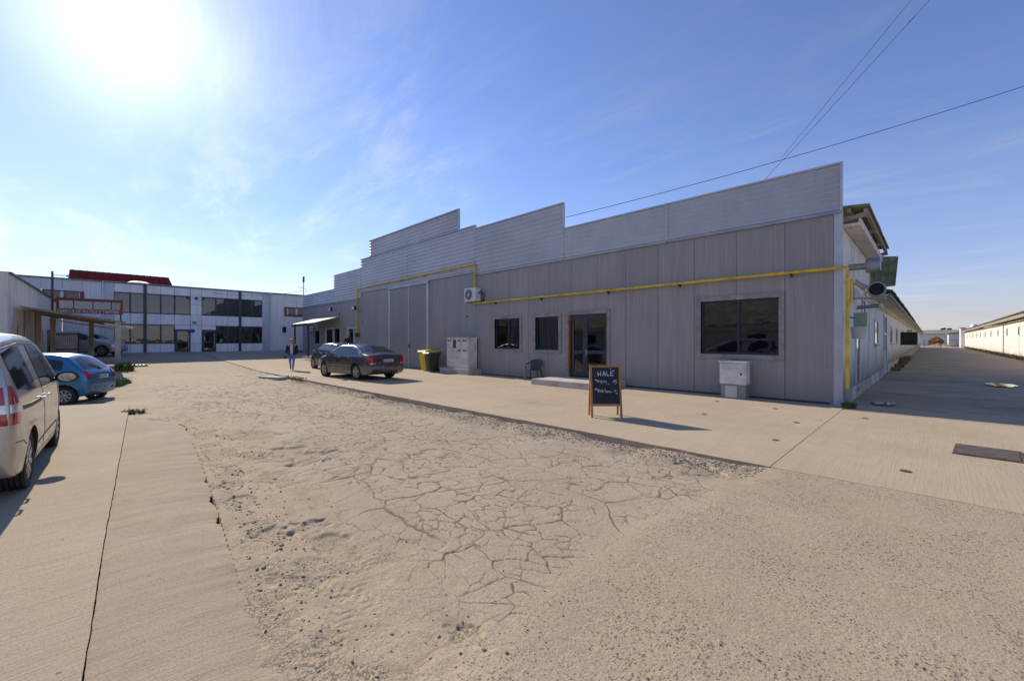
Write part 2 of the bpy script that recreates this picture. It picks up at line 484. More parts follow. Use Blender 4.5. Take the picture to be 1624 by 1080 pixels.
# lines of the place
APRON_Y = 6.15                                                     # front edge of the concrete apron
def joint_y(x): return np.interp(x, [-14.5, -12.1, -4.68, -2.85, 4], [0.63, 0.50, 0.055, -0.04, -0.40])
def slab_edge_y(x): return np.interp(x, [-12.2, -11.3, -10.3, -6.55, -4.95, -3.46, -2.2, 4], [0.55, 1.05, 1.30, 1.03, 0.90, 0.76, 0.60, 0.10])

# ------------------------------------------------------------------ ground sheet to the horizon
def ground_mat():
    n = NT('dry_earth')
    a = n.noise(0.05, 6, 0.6)
    col = n.mix(n.rng(a, 0.35, 0.65), (0.20, 0.165, 0.10), (0.30, 0.25, 0.16))
    col = n.mix(n.rng(n.noise(0.4, 6, 0.7), 0.55, 0.75), col, (0.10, 0.11, 0.05))
    return n.done(col, 0.95)
g = MB()
ring = [60, 120, 300, 800, 3000]
g.add([(0, 0, -0.6)] + [(r * math.cos(2 * math.pi * k / 48), r * math.sin(2 * math.pi * k / 48), -0.6) for r in ring for k in range(48)],
      [(0, 1 + k, 1 + (k + 1) % 48) for k in range(48)] + [(1 + i * 48 + k, 1 + (i + 1) * 48 + k, 1 + (i + 1) * 48 + (k + 1) % 48, 1 + i * 48 + (k + 1) % 48) for i in range(4) for k in range(48)])
tag(g.build('ground', ground_mat()), 'dry earth ground reaching the horizon', 'ground', kind='structure')

# ------------------------------------------------------------------ broken asphalt yard (height field, finer where it is close)
def yard_fields(X, Y):
    wx = X + 0.30 * (fbm(X, Y, 1.7, 3, 3) - 0.5) + 0.05 * (fbm(X, Y, 9, 3, 4, 0.6) - 0.5)
    wy = Y + 0.30 * (fbm(X, Y, 1.7, 3, 23) - 0.5) + 0.05 * (fbm(X, Y, 9, 3, 24, 0.6) - 0.5)
    f1, f2, cid = voronoi(wx * 0.80, wy, 2.9, 1)
    e1 = f2 - f1
    g1, g2, cid2 = voronoi(wx, wy * 0.95, 6.5, 2)
    e2 = g2 - g1
    h1, h2, cid3 = voronoi(wx, wy, 0.62, 7)
    e3 = h2 - h1
    patch = fbm(X, Y, 0.55, 3, 40)
    inten = (0.55 + 0.45 * sst(0.22, 0.42, patch)) * sst(-34, -22, X) * sst(0.9, 1.7, Y)
    fine = sst(0.28, 0.46, fbm(X, Y, 0.8, 3, 61)) * sst(-22, -12, X)
    cw = 0.002 + 0.007 * sst(0.50, 0.72, fbm(X, Y, 1.7, 4, 45)) + 0.0021 * np.hypot(X, Y)
    c1 = (1 - sst(cw * 0.4, cw, e1)) * inten * sst(0.30, 0.48, fbm(X, Y, 1.9, 4, 47))
    c2 = (1 - sst(0.003, 0.008 + 0.0012 * np.hypot(X, Y), e2)) * fine * inten * 0.9 * sst(0.36, 0.52, fbm(X, Y, 3.1, 3, 48))
    c3 = (1 - sst(0.010, 0.026, e3)) * sst(-24, -16, X) * sst(0.35, 0.6, fbm(X, Y, 0.9, 3, 49))
    coarse = sst(-1.95, -1.55, X + 0.42 * (fbm(X, Y, 1.4, 4, 70) - 0.5)) * (1 - sst(APRON_Y + 0.05, APRON_Y + 0.25, Y))
    edge = slab_edge_y(X)
    dn = fbm(X, Y, 1.1, 4, 80) - 0.5
    dirt = (1 - sst(0.55, 1.35, Y - edge + 0.9 * dn)) * sst(-16, -13, X)
    dirt = np.maximum(dirt, sst(-16.5, -22.5, X + 8 * dn) * (1 - sst(4.0, 6.2, Y + 2 * dn)) * (1 - sst(-34, -37, X)))
    dirt = np.maximum(dirt, 0.45 * sst(0.60, 0.74, fbm(X, Y, 0.42, 4, 90))) * (1 - coarse)
    trench = sst(5.10, 5.72, Y + 0.5 * (fbm(X, Y, 1.3, 3, 95) - 0.5)) * sst(-1.25, -1.75, X + 0.25 * (fbm(X, Y, 3, 2, 97) - 0.5)) * sst(-26, -20, X)
    crack = np.clip(np.maximum.reduce([c1, c2, c3 * 0.9]), 0, 1) * (1 - coarse) * (1 - 0.8 * dirt) * (1 - 0.7 * trench)
    rub = sst(0.50, 0.68, fbm(X, Y, 2.6, 4, 110)) * np.maximum(dirt * (1 - sst(-13, -15, X)), trench)
    rub = np.maximum(rub, 0.9 * (1 - sst(0.02, 0.30, Y - edge + 0.35 * (fbm(X, Y, 2.2, 4, 112) - 0.5))) * sst(0.48, 0.60, fbm(X, Y, 1.6, 4, 113)) * sst(-11, -10, X))
    rub = np.maximum(rub, sst(0.60, 0.70, fbm(X, Y, 1.3, 4, 111)) * sst(0.45, 0.6, patch) * sst(-13, -9, X) * 0.8 * (1 - coarse))
    z = gz(X, Y) - 0.024
    z = z + 0.05 * (fbm(X, Y, 0.35, 3, 120) - 0.5) * (1 - coarse) * sst(-1.5, -2.5, X)
    z = z + (cid - 0.5) * 0.004 * inten * (1 - coarse) + (cid2 - 0.5) * 0.006 * fine * inten * (1 - coarse)
    z = z - crack * (0.0015 + 0.0011 * np.hypot(X, Y))
    fineN = fbm(X, Y, 26, 3, 130, 0.6) - 0.5
    z = z + fineN * (0.002 + 0.002 * dirt + 0.014 * trench + 0.006 * rub) - 0.008 * rub
    z = z - 0.022 * dirt - 0.060 * trench * sst(0.42, 0.62, fbm(X, Y, 0.8, 3, 140)) - 0.030 * trench
    # small potholes
    EDGE_HOLES = [(-7.0, 1.6), (-6.3, 1.22), (-5.7, 1.12), (-5.0, 1.06), (-4.35, 1.0), (-3.85, 1.08), (-3.2, 0.95), (-8.6, 1.55)]
    for px, py, rx, ry, dp in [(a, c, 0.30, 0.13, 0.03) for a, c in EDGE_HOLES] + [(-1.85, 1.5, 0.20, 0.10, 0.03)] + list(((-3.6, 1.35, 0.45, 0.2, 0.04), (-6.4, 2.1, 0.6, 0.32, 0.06), (-2.15, 5.62, 0.30, 0.26, 0.07), (-8.3, 2.0, 0.5, 0.3, 0.04))):
        q = np.hypot((X - px) / rx, (Y - py) / ry) + 2.4 * (fbm(X, Y, 3.5, 4, 150, 0.6) - 0.5)
        hole = 1 - sst(0.60, 1.0, q)
        z = z - 0.45 * dp * hole; rub = np.maximum(rub, hole * 0.8)
    # tyre tracks pressed into the dirt
    for a, b, x0, y0 in ((0.92, 0.39, -3.0, 1.05), (0.78, -0.62, -2.7, 1.2)):
        u = (X - x0) * a + (Y - y0) * b; v = -(X - x0) * b + (Y - y0) * a
        band = (1 - sst(0.07, 0.09, np.abs(v))) * (1 - sst(0.5, 0.75, np.abs(u)))
        z = z - band * dirt * (0.001 + 0.003 * (np.sin(u * 95 + np.sign(v) * 1.3 + np.abs(v) * 40) > 0.2))
    z = z + coarse * 0.019
    # steps down under the slabs that cover it
    z = np.where(Y > APRON_Y + 0.06, z - 0.30, z)
    under = (Y < edge - 0.05) & (X > -12.0) | (Y < joint_y(X) - 0.05) & (X > -15.4) & (X <= -12.0)
    z = np.where(under, z - 0.30, z)
    return z, crack, dirt, coarse, np.maximum(trench, rub)

th = np.concatenate([np.linspace(-82, -57, 26)[:-1], np.linspace(-57, 57, 800), np.linspace(57, 82, 26)[1:]])
rr = np.concatenate([np.linspace(0.25, 1.7, 20)[:-1], 1 / np.linspace(1 / 1.7, 1 / 4.0, 330), 1 / np.linspace(1 / 4.0, 1 / 14.0, 330)[1:], 1 / np.linspace(1 / 14.0, 1 / 62.0, 110)[1:]])
TH, RR = np.meshgrid(np.radians(135 - th), rr)
YX, YY = RR * np.cos(TH), RR * np.sin(TH)
yz, ycr, ydi, yco, ytr = yard_fields(YX, YY)
nr, nc = YX.shape
idx = np.arange(nr * nc).reshape(nr, nc)
quads = np.stack([idx[:-1, :-1], idx[:-1, 1:], idx[1:, 1:], idx[1:, :-1]], -1).reshape(-1, 4)
cxq = YX.ravel()[quads].mean(1); cyq = YY.ravel()[quads].mean(1)
keep = ~(((cyq > APRON_Y + 0.7) & (cxq > -43.0)) | (cxq < -44.6) | (cyq > 20) | ((cyq < -0.6) & (cxq > -13.5)) | ((cyq < -14)))
quads = quads[keep][:, ::-1]
me = bpy.data.meshes.new('yard')
me.vertices.add(nr * nc)
me.vertices.foreach_set('co', np.stack([YX, YY, yz], -1).ravel())
me.loops.add(quads.size); me.loops.foreach_set('vertex_index', quads.ravel().astype(np.int32))
me.polygons.add(len(quads)); me.polygons.foreach_set('loop_start', np.arange(0, quads.size, 4, dtype=np.int32))
me.polygons.foreach_set('loop_total', np.full(len(quads), 4, dtype=np.int32))
me.update(calc_edges=True)
for nm, arr in (('crack', ycr), ('dirt', ydi), ('coarse', yco), ('rubble', ytr)):
    at = me.attributes.new(nm, 'FLOAT', 'POINT'); at.data.foreach_set('value', arr.ravel().astype(np.float32))
bm = bmesh.new(); bm.from_mesh(me)
bmesh.ops.delete(bm, geom=[v for v in bm.verts if not v.link_faces], context='VERTS')
bm.to_mesh(me); bm.free()
me.polygons.foreach_set('use_smooth', [True] * len(me.polygons))
def yard_mat():
    n = NT('dusty_broken_asphalt')
    crack, dirt, coarse, rub = n.attr('crack'), n.attr('dirt'), n.attr('coarse'), n.attr('rubble')
    big = n.noise(0.6, 5, 0.6); mid = n.noise(4, 6, 0.65); fin = n.noise(55, 3, 0.7); grit = n.noise(150, 2, 0.6)
    col = n.mix(n.rng(big, 0.35, 0.68), (0.375, 0.312, 0.245), (0.430, 0.360, 0.285))
    col = n.mix(n.math('MULTIPLY', n.rng(mid, 0.52, 0.75), 0.40), col, (0.335, 0.275, 0.21))
    stn = n.noise(1.7, 6, 0.7, n.pos((0.7, 1, 1)))
    col = n.mix(n.math('MULTIPLY', n.rng(stn, 0.50, 0.66), 0.34), col, (0.265, 0.222, 0.175))
    col = n.mix(n.math('MULTIPLY', n.rng(stn, 0.44, 0.30), 0.30), col, (0.47, 0.40, 0.315))
    dcol = n.mix(n.rng(mid, 0.35, 0.65), (0.37, 0.292, 0.205), (0.46, 0.370, 0.262))
    dcol = n.mix(n.rng(n.noise(1.1, 4, 0.6), 0.58, 0.74), dcol, (0.20, 0.165, 0.11))
    col = n.mix(n.math('MULTIPLY', dirt, 0.85), col, dcol)
    ccol = n.mix(n.rng(big, 0.4, 0.65), (0.385, 0.315, 0.232), (0.415, 0.348, 0.265))
    tan = n.rng(n.noise(1.3, 5, 0.65), 0.45, 0.65)
    ccol = n.mix(n.math('MULTIPLY', tan, 0.55), ccol, (0.43, 0.345, 0.235))
    # exposed chippings of the coarse coat: scattered dark pits
    warp = n.pos()
    pits = n.voro(58, warp)
    pd = n.rng(n.noise(1.6, 4, 0.6), 0.30, 0.62, 0.12, 0.40)
    prand = n.voro(58, warp, out='Color')
    sp = n.new('SeparateXYZ'); n.t.links.new(prand, sp.inputs[0])
    hole = n.math('MULTIPLY', n.math('LESS_THAN', pits, n.math('MULTIPLY', pd, n.math('ADD', sp.outputs[1], 0.35))), n.math('LESS_THAN', sp.outputs[0], 0.62))
    hole = n.math('MULTIPLY', hole, coarse)
    col = n.mix(coarse, col, ccol)
    col = n.mix(n.math('MULTIPLY', n.rng(fin, 0.42, 0.68), 0.42), col, (0.235, 0.185, 0.135))
    col = n.mix(n.math('MULTIPLY', n.rng(grit, 0.6, 0.75), 0.38), col, (0.56, 0.48, 0.375))
    col = n.mix(n.math('MULTIPLY', hole, 0.8), col, (0.12, 0.095, 0.07))
    g2 = n.noise(100, 4, 0.8)
    col = n.mix(n.math('MULTIPLY', n.rng(g2, 0.50, 0.62), 0.5), col, (0.20, 0.165, 0.13))
    col = n.mix(n.math('MULTIPLY', n.rng(g2, 0.46, 0.34), 0.45), col, (0.58, 0.50, 0.40))
    # loose dark chips everywhere
    ch = n.voro(17, warp); chr_ = n.new('SeparateXYZ'); n.t.links.new(n.voro(17, warp, out='Color'), chr_.inputs[0])
    chip = n.math('MULTIPLY', n.math('LESS_THAN', ch, 0.11), n.math('GREATER_THAN', chr_.outputs[0], 0.88))
    col = n.mix(n.math('MULTIPLY', chip, 0.7), col, (0.085, 0.075, 0.065))
    rcol = n.mix(n.rng(n.noise(75, 4, 0.75), 0.42, 0.58), (0.13, 0.105, 0.075), (0.46, 0.385, 0.285))
    col = n.mix(n.math('MULTIPLY', n.rng(n.math('MULTIPLY', rub, n.rng(n.noise(7, 5, 0.7), 0.3, 0.62)), 0.1, 0.75), 0.85), col, rcol)
    col = n.mix(n.math('MULTIPLY', n.rng(crack, 0.04, 0.7), 0.75), col, n.mix(n.rng(mid, 0.4, 0.6), (0.10, 0.08, 0.055), (0.20, 0.145, 0.08)))
    col = n.mix(1.0, col, (1.07, 1.06, 1.02), 'MULTIPLY')
    hgt = n.math('SUBTRACT', n.math('ADD', n.math('MULTIPLY', fin, 0.5), n.math('MULTIPLY', grit, 0.35)), n.math('MULTIPLY', hole, 0.9))
    hgt = n.math('ADD', hgt, n.math('MULTIPLY', n.noise(22, 4, 0.7), 0.8))
    return n.done(col, 0.95, 0.0, n.bump(hgt, 0.009, 0.8), Specular_IOR_Level=0.15)
setmat(me, yard_mat())
yard = link('yard', me)
tag(yard, 'dusty cracked asphalt yard with coarse pitted patch', 'yard', kind='structure')

# ------------------------------------------------------------------ concrete: apron slabs, left slabs
def conc_mat(name, c, groove_rot=0.0, groove=1.0, warm=(0.40, 0.34, 0.265)):
    n = NT(name)
    big = n.noise(0.5, 6, 0.62); mid = n.noise(3, 6, 0.68); fin = n.noise(70, 3, 0.7)
    gr = n.noise(7, 4, 0.6, n.pos((1.0, 0.10, 1), groove_rot)); gf = n.noise(46, 2, 0.6, n.pos((1.0, 0.03, 1), groove_rot), 0.1)
    col = n.mix(n.rng(big, 0.35, 0.65), mul(c, 0.93), mul(c, 1.06))
    col = n.mix(n.math('MULTIPLY', n.rng(mid, 0.45, 0.7), 0.45), col, warm)
    col = n.mix(n.math('MULTIPLY', n.rng(gr, 0.52, 0.72), 0.32), col, mul(c, 0.72))
    col = n.mix(n.math('MULTIPLY', n.rng(gf, 0.50, 0.68), 0.30), col, mul(c, 0.74))
    col = n.mix(n.math('MULTIPLY', n.rng(fin, 0.46, 0.68), 0.55), col, mul(c, 0.58))
    col = n.mix(n.math('MULTIPLY', n.rng(n.noise(160, 2, 0.6), 0.55, 0.72), 0.35), col, mul(c, 1.35))
    col = n.mix(n.math('MULTIPLY', n.rng(n.noise(0.45, 6, 0.72, n.pos((0.5, 1, 1))), 0.52, 0.70), 0.35), col, mul(c, 0.62))
    col = n.mix(n.math('MULTIPLY', n.rng(n.noise(1.3, 6, 0.75, n.pos((1, 0.5, 1))), 0.60, 0.70), 0.30), col, mul(c, 1.22))
    ch = n.voro(6, n.pos()); cr = n.new('SeparateXYZ'); n.t.links.new(n.voro(6, n.pos(), out='Color'), cr.inputs[0])
    chip = n.math('MULTIPLY', n.math('LESS_THAN', ch, 0.07), n.math('GREATER_THAN', cr.outputs[0], 0.93))
    col = n.mix(n.math('MULTIPLY', chip, 0.7), col, (0.10, 0.09, 0.08))
    g2 = n.noise(100, 4, 0.8)
    col = n.mix(n.math('MULTIPLY', n.rng(g2, 0.52, 0.64), 0.40), col, mul(c, 0.52))
    col = n.mix(n.math('MULTIPLY', n.rng(g2, 0.45, 0.34), 0.35), col, mul(c, 1.4))
    col = n.mix(1.0, col, (1.08, 1.07, 1.01), 'MULTIPLY')
    h = n.math('ADD', n.math('MULTIPLY', gf, 0.7 * groove), n.math('ADD', n.math('MULTIPLY', fin, 0.35), n.math('MULTIPLY', gr, 0.8 * groove)))
    return n.done(col, 0.95, 0, n.bump(h, 0.009, 0.7), Specular_IOR_Level=0.15)
M['apron'] = conc_mat('brushed_apron_concrete', (0.440, 0.360, 0.275), 0, 0.55, (0.44, 0.345, 0.245))
M['slab'] = conc_mat('rough_slab_concrete', (0.400, 0.335, 0.258), 84, 0.8, (0.40, 0.32, 0.235))
M['roughslab'] = conc_mat('worn_slab_concrete', (0.365, 0.305, 0.235), 80, 0.7, (0.36, 0.295, 0.215))
def grid_slab(name, X, Y, Z, thick, m, parent):
    """slab from (n,m) arrays of its top, with sides"""
    n_, m_ = X.shape
    v = [tuple(p) for p in np.stack([X, Y, Z], -1).reshape(-1, 3)]
    f = [(i * m_ + j, (i + 1) * m_ + j, (i + 1) * m_ + j + 1, i * m_ + j + 1) for i in range(n_ - 1) for j in range(m_ - 1)]
    rim = [i * m_ for i in range(n_)] + [(n_ - 1) * m_ + j for j in range(1, m_)] + [i * m_ + m_ - 1 for i in range(n_ - 2, -1, -1)] + [j for j in range(m_ - 2, 0, -1)]
    k = len(v)
    v += [(v[i][0], v[i][1], v[i][2] - thick) for i in rim]
    f += [(rim[a], k + a, k + (a + 1) % len(rim), rim[(a + 1) % len(rim)]) for a in range(len(rim))]
    b = MB(); b.add(v, f)
    o = b.build(name, m, parent, smooth=True)
    return o
apron = thing('apron', 'concrete apron in front of the grey warehouse', 'pavement', (-10, 9, 0)); apron['kind'] = 'structure'
seams = [9.0, 4.6, -1.45, -7.4, -13.4, -19.4, -25.4, -31.4, -37.4, -43.4]
for a, b in zip(seams[:-1], seams[1:]):
    n_ = 60; m_ = 42
    xs = np.linspace(a - 0.006, b + 0.006, n_)
    y1 = 12.30 if a > -1.6 + 0.5 else 13.24
    ys = np.linspace(0, 1, m_)
    jag = 0.06 * (fbm(xs, xs * 0 + 3, 2.2, 4, 201) - 0.5) + 0.03 * (fbm(xs, xs * 0, 9, 2, 202) - 0.5)
    X = np.repeat(xs[:, None], m_, 1)
    Y = (APRON_Y + jag)[:, None] * (1 - ys) + y1 * ys
    Z = gz(X, Y) * sst(8, 10, Y + 4) + 0.012 * (fbm(X, Y, 0.5, 3, 210) - 0.5)
    grid_slab('slab', X, Y, Z, 0.16, M['apron'], apron)
left = thing('parking_slab', 'rough concrete slabs that the silver van stands on', 'pavement', (-6, -1, 0)); left['kind'] = 'structure'
n_, m_ = 420, 34
xs = np.linspace(4, -12.15, n_); ys = np.linspace(0, 1, m_)
jag = 0.14 * (fbm(xs, xs * 0, 0.9, 3, 220) - 0.5) + 0.20 * (fbm(xs, xs * 0, 3.5, 5, 221, 0.65) - 0.5)
jj = 0.009 * (fbm(xs, xs * 0, 9, 3, 222) - 0.5)
X = np.repeat(xs[:, None], m_, 1)
Y0 = joint_y(xs) + 0.002 + jj; Y1 = slab_edge_y(xs) + jag
Y = Y0[:, None] * (1 - ys) + Y1[:, None] * ys
Z = -0.012 + 0.025 * (fbm(X, Y, 1.2, 4, 230) - 0.5) - 0.05 * ys[None, :] ** 3 + 0.006 * (fbm(X * 3, Y * 0.6, 3, 3, 231) - 0.5) + 0 * X
Z = Z - 0.05 * sst(0.5, 0.0, np.abs(X + 12.15)) * 0.6
grid_slab('slab', X, Y, Z, 0.14, M['roughslab'], left)
n_, m_ = 200, 60
xs = np.linspace(4, -14.9, n_)
jj = 0.009 * (fbm(xs, xs * 0, 9, 3, 222) - 0.5) - 0.004 * fbm(xs, xs * 0, 12, 3, 240)
X = np.repeat(xs[:, None], m_, 1); ys = np.linspace(0, 1, m_)
Y = -15.0 * (1 - ys) + (joint_y(xs) - 0.0015 + jj)[:, None] * ys
X = X - np.where(X < -14, (X + 14) * (Y - 0.63) * 0.9, 0) * 0.35
Z = 0.012 * (fbm(X, Y, 0.8, 4, 250) - 0.5) + 0.012 * sst(0.25, 0.0, (joint_y(X) - Y)) * (fbm(X, Y, 3, 3, 251))
grid_slab('slab', X, Y, Z, 0.16, M['slab'], left)

# ------------------------------------------------------------------ alley beside the warehouse
def alley_mat():
    n = NT('old_alley_asphalt')
    a = n.noise(0.35, 6, 0.65, n.pos((0.5, 1, 1))); b = n.noise(2.5, 6, 0.7)
    col = n.mix(n.rng(a, 0.35, 0.65), (0.34, 0.265, 0.18), (0.48, 0.37, 0.25))
    col = n.mix(n.math('MULTIPLY', n.rng(b, 0.5, 0.72), 0.6), col, (0.24, 0.175, 0.11))
    col = n.mix(n.math('MULTIPLY', n.rng(n.noise(0.9, 7, 0.75, n.pos((0.5, 1, 1))), 0.52, 0.62), 0.6), col, (0.17, 0.125, 0.08))
    col = n.mix(n.math('MULTIPLY', n.rng(n.noise(60, 3, 0.7), 0.5, 0.75), 0.5), col, (0.42, 0.33, 0.22))
    return n.done(col, 0.9, 0, n.bump(n.noise(40, 4, 0.7), 0.010))
n_, m_ = 120, 26
xs = np.linspace(-1.6, 14, m_); ys = np.concatenate([np.linspace(12.31, 40, 70), np.linspace(42, 150, 50)])
X, Y = np.meshgrid(xs, ys)
Y = Y + 0
Z = -0.012 + 0.05 * (fbm(X, Y, 0.3, 3, 260) - 0.5) * sst(12.3, 15, Y)
b = MB(); b.add(np.stack([X, Y, Z], -1).reshape(-1, 3).tolist(), [(i * m_ + j, i * m_ + j + 1, (i + 1) * m_ + j + 1, (i + 1) * m_ + j) for i in range(n_ - 1) for j in range(m_ - 1)])
tag(b.build('alley', alley_mat(), smooth='all'), 'dark patched asphalt alley between the long barns', 'alley', kind='structure')
fm = plain('dry_field', (0.30, 0.24, 0.13), 0.95, 0, 0.35, 0.3)
b = MB(); b.add([(-120, 150.02, -0.05), (160, 150.02, -0.05), (600, 1500, 0.0), (-700, 1500, 0.0)], [(0, 1, 2, 3)])
tag(b.build('field', fm), 'dry field beyond the alley', 'field', kind='structure')
# ------------------------------------------------------------------ grey warehouse
FY = 13.18
XR, XL = -1.54, -39.7
wh = thing('warehouse', 'long grey panel-clad warehouse with stepped metal parapet', 'warehouse', (-20, FY, 0))
wins = [(-14.42, -12.56, 1.11, 2.73), (-11.89, -10.39, 1.10, 2.72), (-5.09, -2.765, 1.085, 2.93)]
TR = 0.13
holes = [(a + TR, b - TR, c + TR, d - TR) for a, b, c, d in wins]
door_r = (-10.12, -8.16, 0.21, 2.74)
holes.append((door_r[0] + 0.10, door_r[1] - 0.12, -0.5, door_r[3] - 0.12))
# far end under the canopy: doors and windows
far = [(on_y(500, FY), on_y(508, FY), 1.30, 2.50, 'w'), (on_y(516.5, FY), on_y(529, FY), 0.35, 2.62, 'd'), (on_y(531, FY), on_y(540, FY), 0.95, 2.62, 'w'), (on_y(551.5, FY), on_y(562, FY), 0.2, 2.55, 'd'), (on_y(487.5, FY), on_y(490.5, FY), 0.9, 2.4, 'w')]
holes += [(a + 0.07, b - 0.07, c + (0.07 if k == 'w' else -0.5), d - 0.07) for a, b, c, d, k in far]
def panel_top(x): return 4.84 if x > -15.67 else (4.98 if x > -28.07 else 4.52)
edges = [-1.70, -2.76, -3.97, -5.17, -6.35, -7.545, -8.714, -9.89]
while edges[-1] > -15.0: edges.append(edges[-1] - 1.155)
edges[-1] = -15.67
while edges[-1] > -27.5: edges.append(edges[-1] - 1.24)
edges[-1] = -28.07
while edges[-1] > -39.2: edges.append(edges[-1] - 1.163)
edges[-1] = XL
for x1, x0 in zip(edges[:-1], edges[1:]):
    b = MB()
    for a0, a1, b0, b1 in rect_minus((x0 + 0.006, x1 - 0.006, -0.12, panel_top((x0 + x1) / 2)), holes):
        b.box(a0, a1, FY, FY + 0.055, b0, b1)
    b.build('wall_panel', M['panel'], wh)
b = MB()
for a0, a1, b0, b1 in rect_minus((XL, -1.60, -0.2, 4.5), holes):
    b.box(a0, a1, FY + 0.06, FY + 0.16, b0, b1)
b.build('backing_wall', M['dark_metal'], wh)
# corner flashing with a lap at mid height, base flashing
b = MB(); b.box(-1.705, XR + 0.012, FY - 0.012, FY + 0.10, -0.1, 2.42).box(-1.70, XR + 0.016, FY - 0.016, FY + 0.104, 2.36, 4.86)
b.build('corner_flashing', M['flashing'], wh)
b = MB(); b.box(-39.7, -1.8, FY - 0.014, FY - 0.002, -0.1, 0.05); b.build('base_flashing', M['dark_metal'], wh)
# horizontally profiled sheets of the parapet
def clad(x0, x1, z0, z1, y=FY - 0.03, pitch=0.20, d=0.040):
    prof = []; z = z0
    while z < z1:
        prof += [(y, z), (y, z + pitch * 0.22), (y - d, z + pitch * 0.34), (y - d, z + pitch * 0.58)]
        z += pitch
    prof = [(a, min(c, z1)) for a, c in prof] + [(y, z1)]
    prof += [(FY + 0.03, z1), (FY + 0.03, z0)]
    n = len(prof)
    b = MB()
    b.add([(x, a, c) for x in (x0, x1) for a, c in prof], [(k, (k + 1) % n, n + (k + 1) % n, n + k) for k in range(n)] + [tuple(range(n)), tuple(range(n, 2 * n))[::-1]])
    o = b.build('cladding_sheet', M['clad'], wh)
    t = MB(); t.box(x0 - 0.012, x1 + 0.012, FY - 0.075, FY + 0.045, z1 - 0.02, z1 + 0.025)
    t.box(x1 - 0.03, x1 + 0.014, FY - 0.072, FY + 0.042, z0, z1 - 0.021).build('edge_trim', M['flashing'], o)
    t = MB(); t.box(x0, x1 - 0.03, FY - 0.068, FY - 0.002, z0 - 0.05, z0 + 0.012).build('drip_trim', M['steel'], o)
    return o
clad(-6.0, XR, 4.84, 6.04, pitch=.15, d=.024); clad(-10.24, -6.01, 4.84, 6.04, pitch=.17, d=.030)
clad(-15.67, -10.255, 4.84, 7.07)
clad(-22.0, -15.685, 5.0, 7.24); clad(-28.07, -22.01, 5.0, 7.24)
clad(-26.8, -16.98, 7.27, 8.32, FY - 0.0)
clad(-32.7, -28.085, 4.55, 6.64); clad(XL, -32.715, 4.55, 5.58)
# roof deck behind the parapet and side wall block
b = MB(); b.box(XL, -1.75, FY + 0.2, 136, 4.35, 4.45); b.build('roof_deck', M['eternit'], wh)
b = MB(); b.box(XL, XL + 0.2, FY + 0.2, 60, -0.2, 4.34); b.build('end_wall', M['panel'], wh)
# windows
def facade_window(x0, x1, z0, z1, Y, tr, mull, parent, trim_m, name='window'):
    b = MB(); p = 0.035
    b.box(x0, x1, Y - p, Y - 0.002, z1 - tr, z1); b.box(x0, x1, Y - p, Y - 0.002, z0, z0 + tr)
    b.box(x0, x0 + tr, Y - p, Y - 0.002, z0 + tr, z1 - tr); b.box(x1 - tr, x1, Y - p, Y - 0.002, z0 + tr, z1 - tr)
    # reveal
    for a in ((x0 + tr - 0.012, x0 + tr, z0 + tr, z1 - tr), (x1 - tr, x1 - tr + 0.012, z0 + tr, z1 - tr), (x0 + tr, x1 - tr, z0 + tr - 0.012, z0 + tr), (x0 + tr, x1 - tr, z1 - tr, z1 - tr + 0.012)):
        b.box(a[0], a[1], Y - p + 0.003, Y + 0.15, a[2], a[3])
    w = b.build(name, trim_m, parent)
    i0, i1, j0, j1 = x0 + tr, x1 - tr, z0 + tr, z1 - tr
    b = MB(); s = 0.055
    b.box(i0, i1, Y + 0.07, Y + 0.13, j0, j0 + s); b.box(i0, i1, Y + 0.07, Y + 0.13, j1 - s, j1)
    for xx in [i0, i1 - s] + [m - s / 2 for m in mull]:
        b.box(xx, xx + s, Y + 0.068, Y + 0.132, j0 + s, j1 - s)
    b.build('frame', M['anthracite'], w)
    cuts = [i0] + list(mull) + [i1]
    for a, c in zip(cuts[:-1], cuts[1:]):
        MB().box(a + 0.045, c - 0.045, Y + 0.095, Y + 0.103, j0 + 0.05, j1 - 0.05).build('pane', M['glass'], w)
    b = MB()
    b.add([(i0 - .4, Y + .17, j0 - .6), (i1 + .4, Y + .17, j0 - .6), (i1 + .4, Y + .17, j1 + .3), (i0 - .4, Y + .17, j1 + .3), (i0 - .4, Y + 2.6, j0 - .6), (i1 + .4, Y + 2.6, j0 - .6), (i1 + .4, Y + 2.6, j1 + .3), (i0 - .4, Y + 2.6, j1 + .3)],
          [(4, 5, 6, 7), (0, 4, 7, 3), (1, 2, 6, 5), (0, 1, 5, 4), (3, 7, 6, 2)])
    b.build('room', M['interior'], w)
    return w
w0 = facade_window(*wins[0], FY, TR, [-13.45], wh, M['trim'])
MB().add([(-13.72, FY + .28, 1.3), (-13.33, FY + .30, 1.3), (-13.33, FY + .30, 2.52), (-13.42, FY + .27, 2.52), (-13.72, FY + .30, 1.3), (-13.33, FY + .32, 1.3), (-13.33, FY + .32, 2.52), (-13.42, FY + .29, 2.52)],
         [(0, 1, 2, 3), (7, 6, 5, 4), (0, 3, 7, 4), (1, 5, 6, 2)]).build('curtain', M['curtain'], w0)
w1 = facade_window(*wins[1], FY, TR, [], wh, M['trim'])
b = MB(); b.box(-11.55, -11.46, FY + .5, FY + .55, 1.2, 2.5); b.box(-11.0, -10.8, FY + .3, FY + .5, 1.2, 1.33).box(-11.25, -11.15, FY + .3, FY + .4, 1.2, 1.42)
b.build('sill_clutter', M['white'], w1)
w2 = facade_window(*wins[2], FY, TR, [-3.93], wh, M['trim'])
b = MB()
for k in range(9): b.box(-3.80, -3.0, FY + .2, FY + .215, 2.50 + k * 0.032, 2.526 + k * 0.032)
b.build('blind', M['offwhite'], w2)
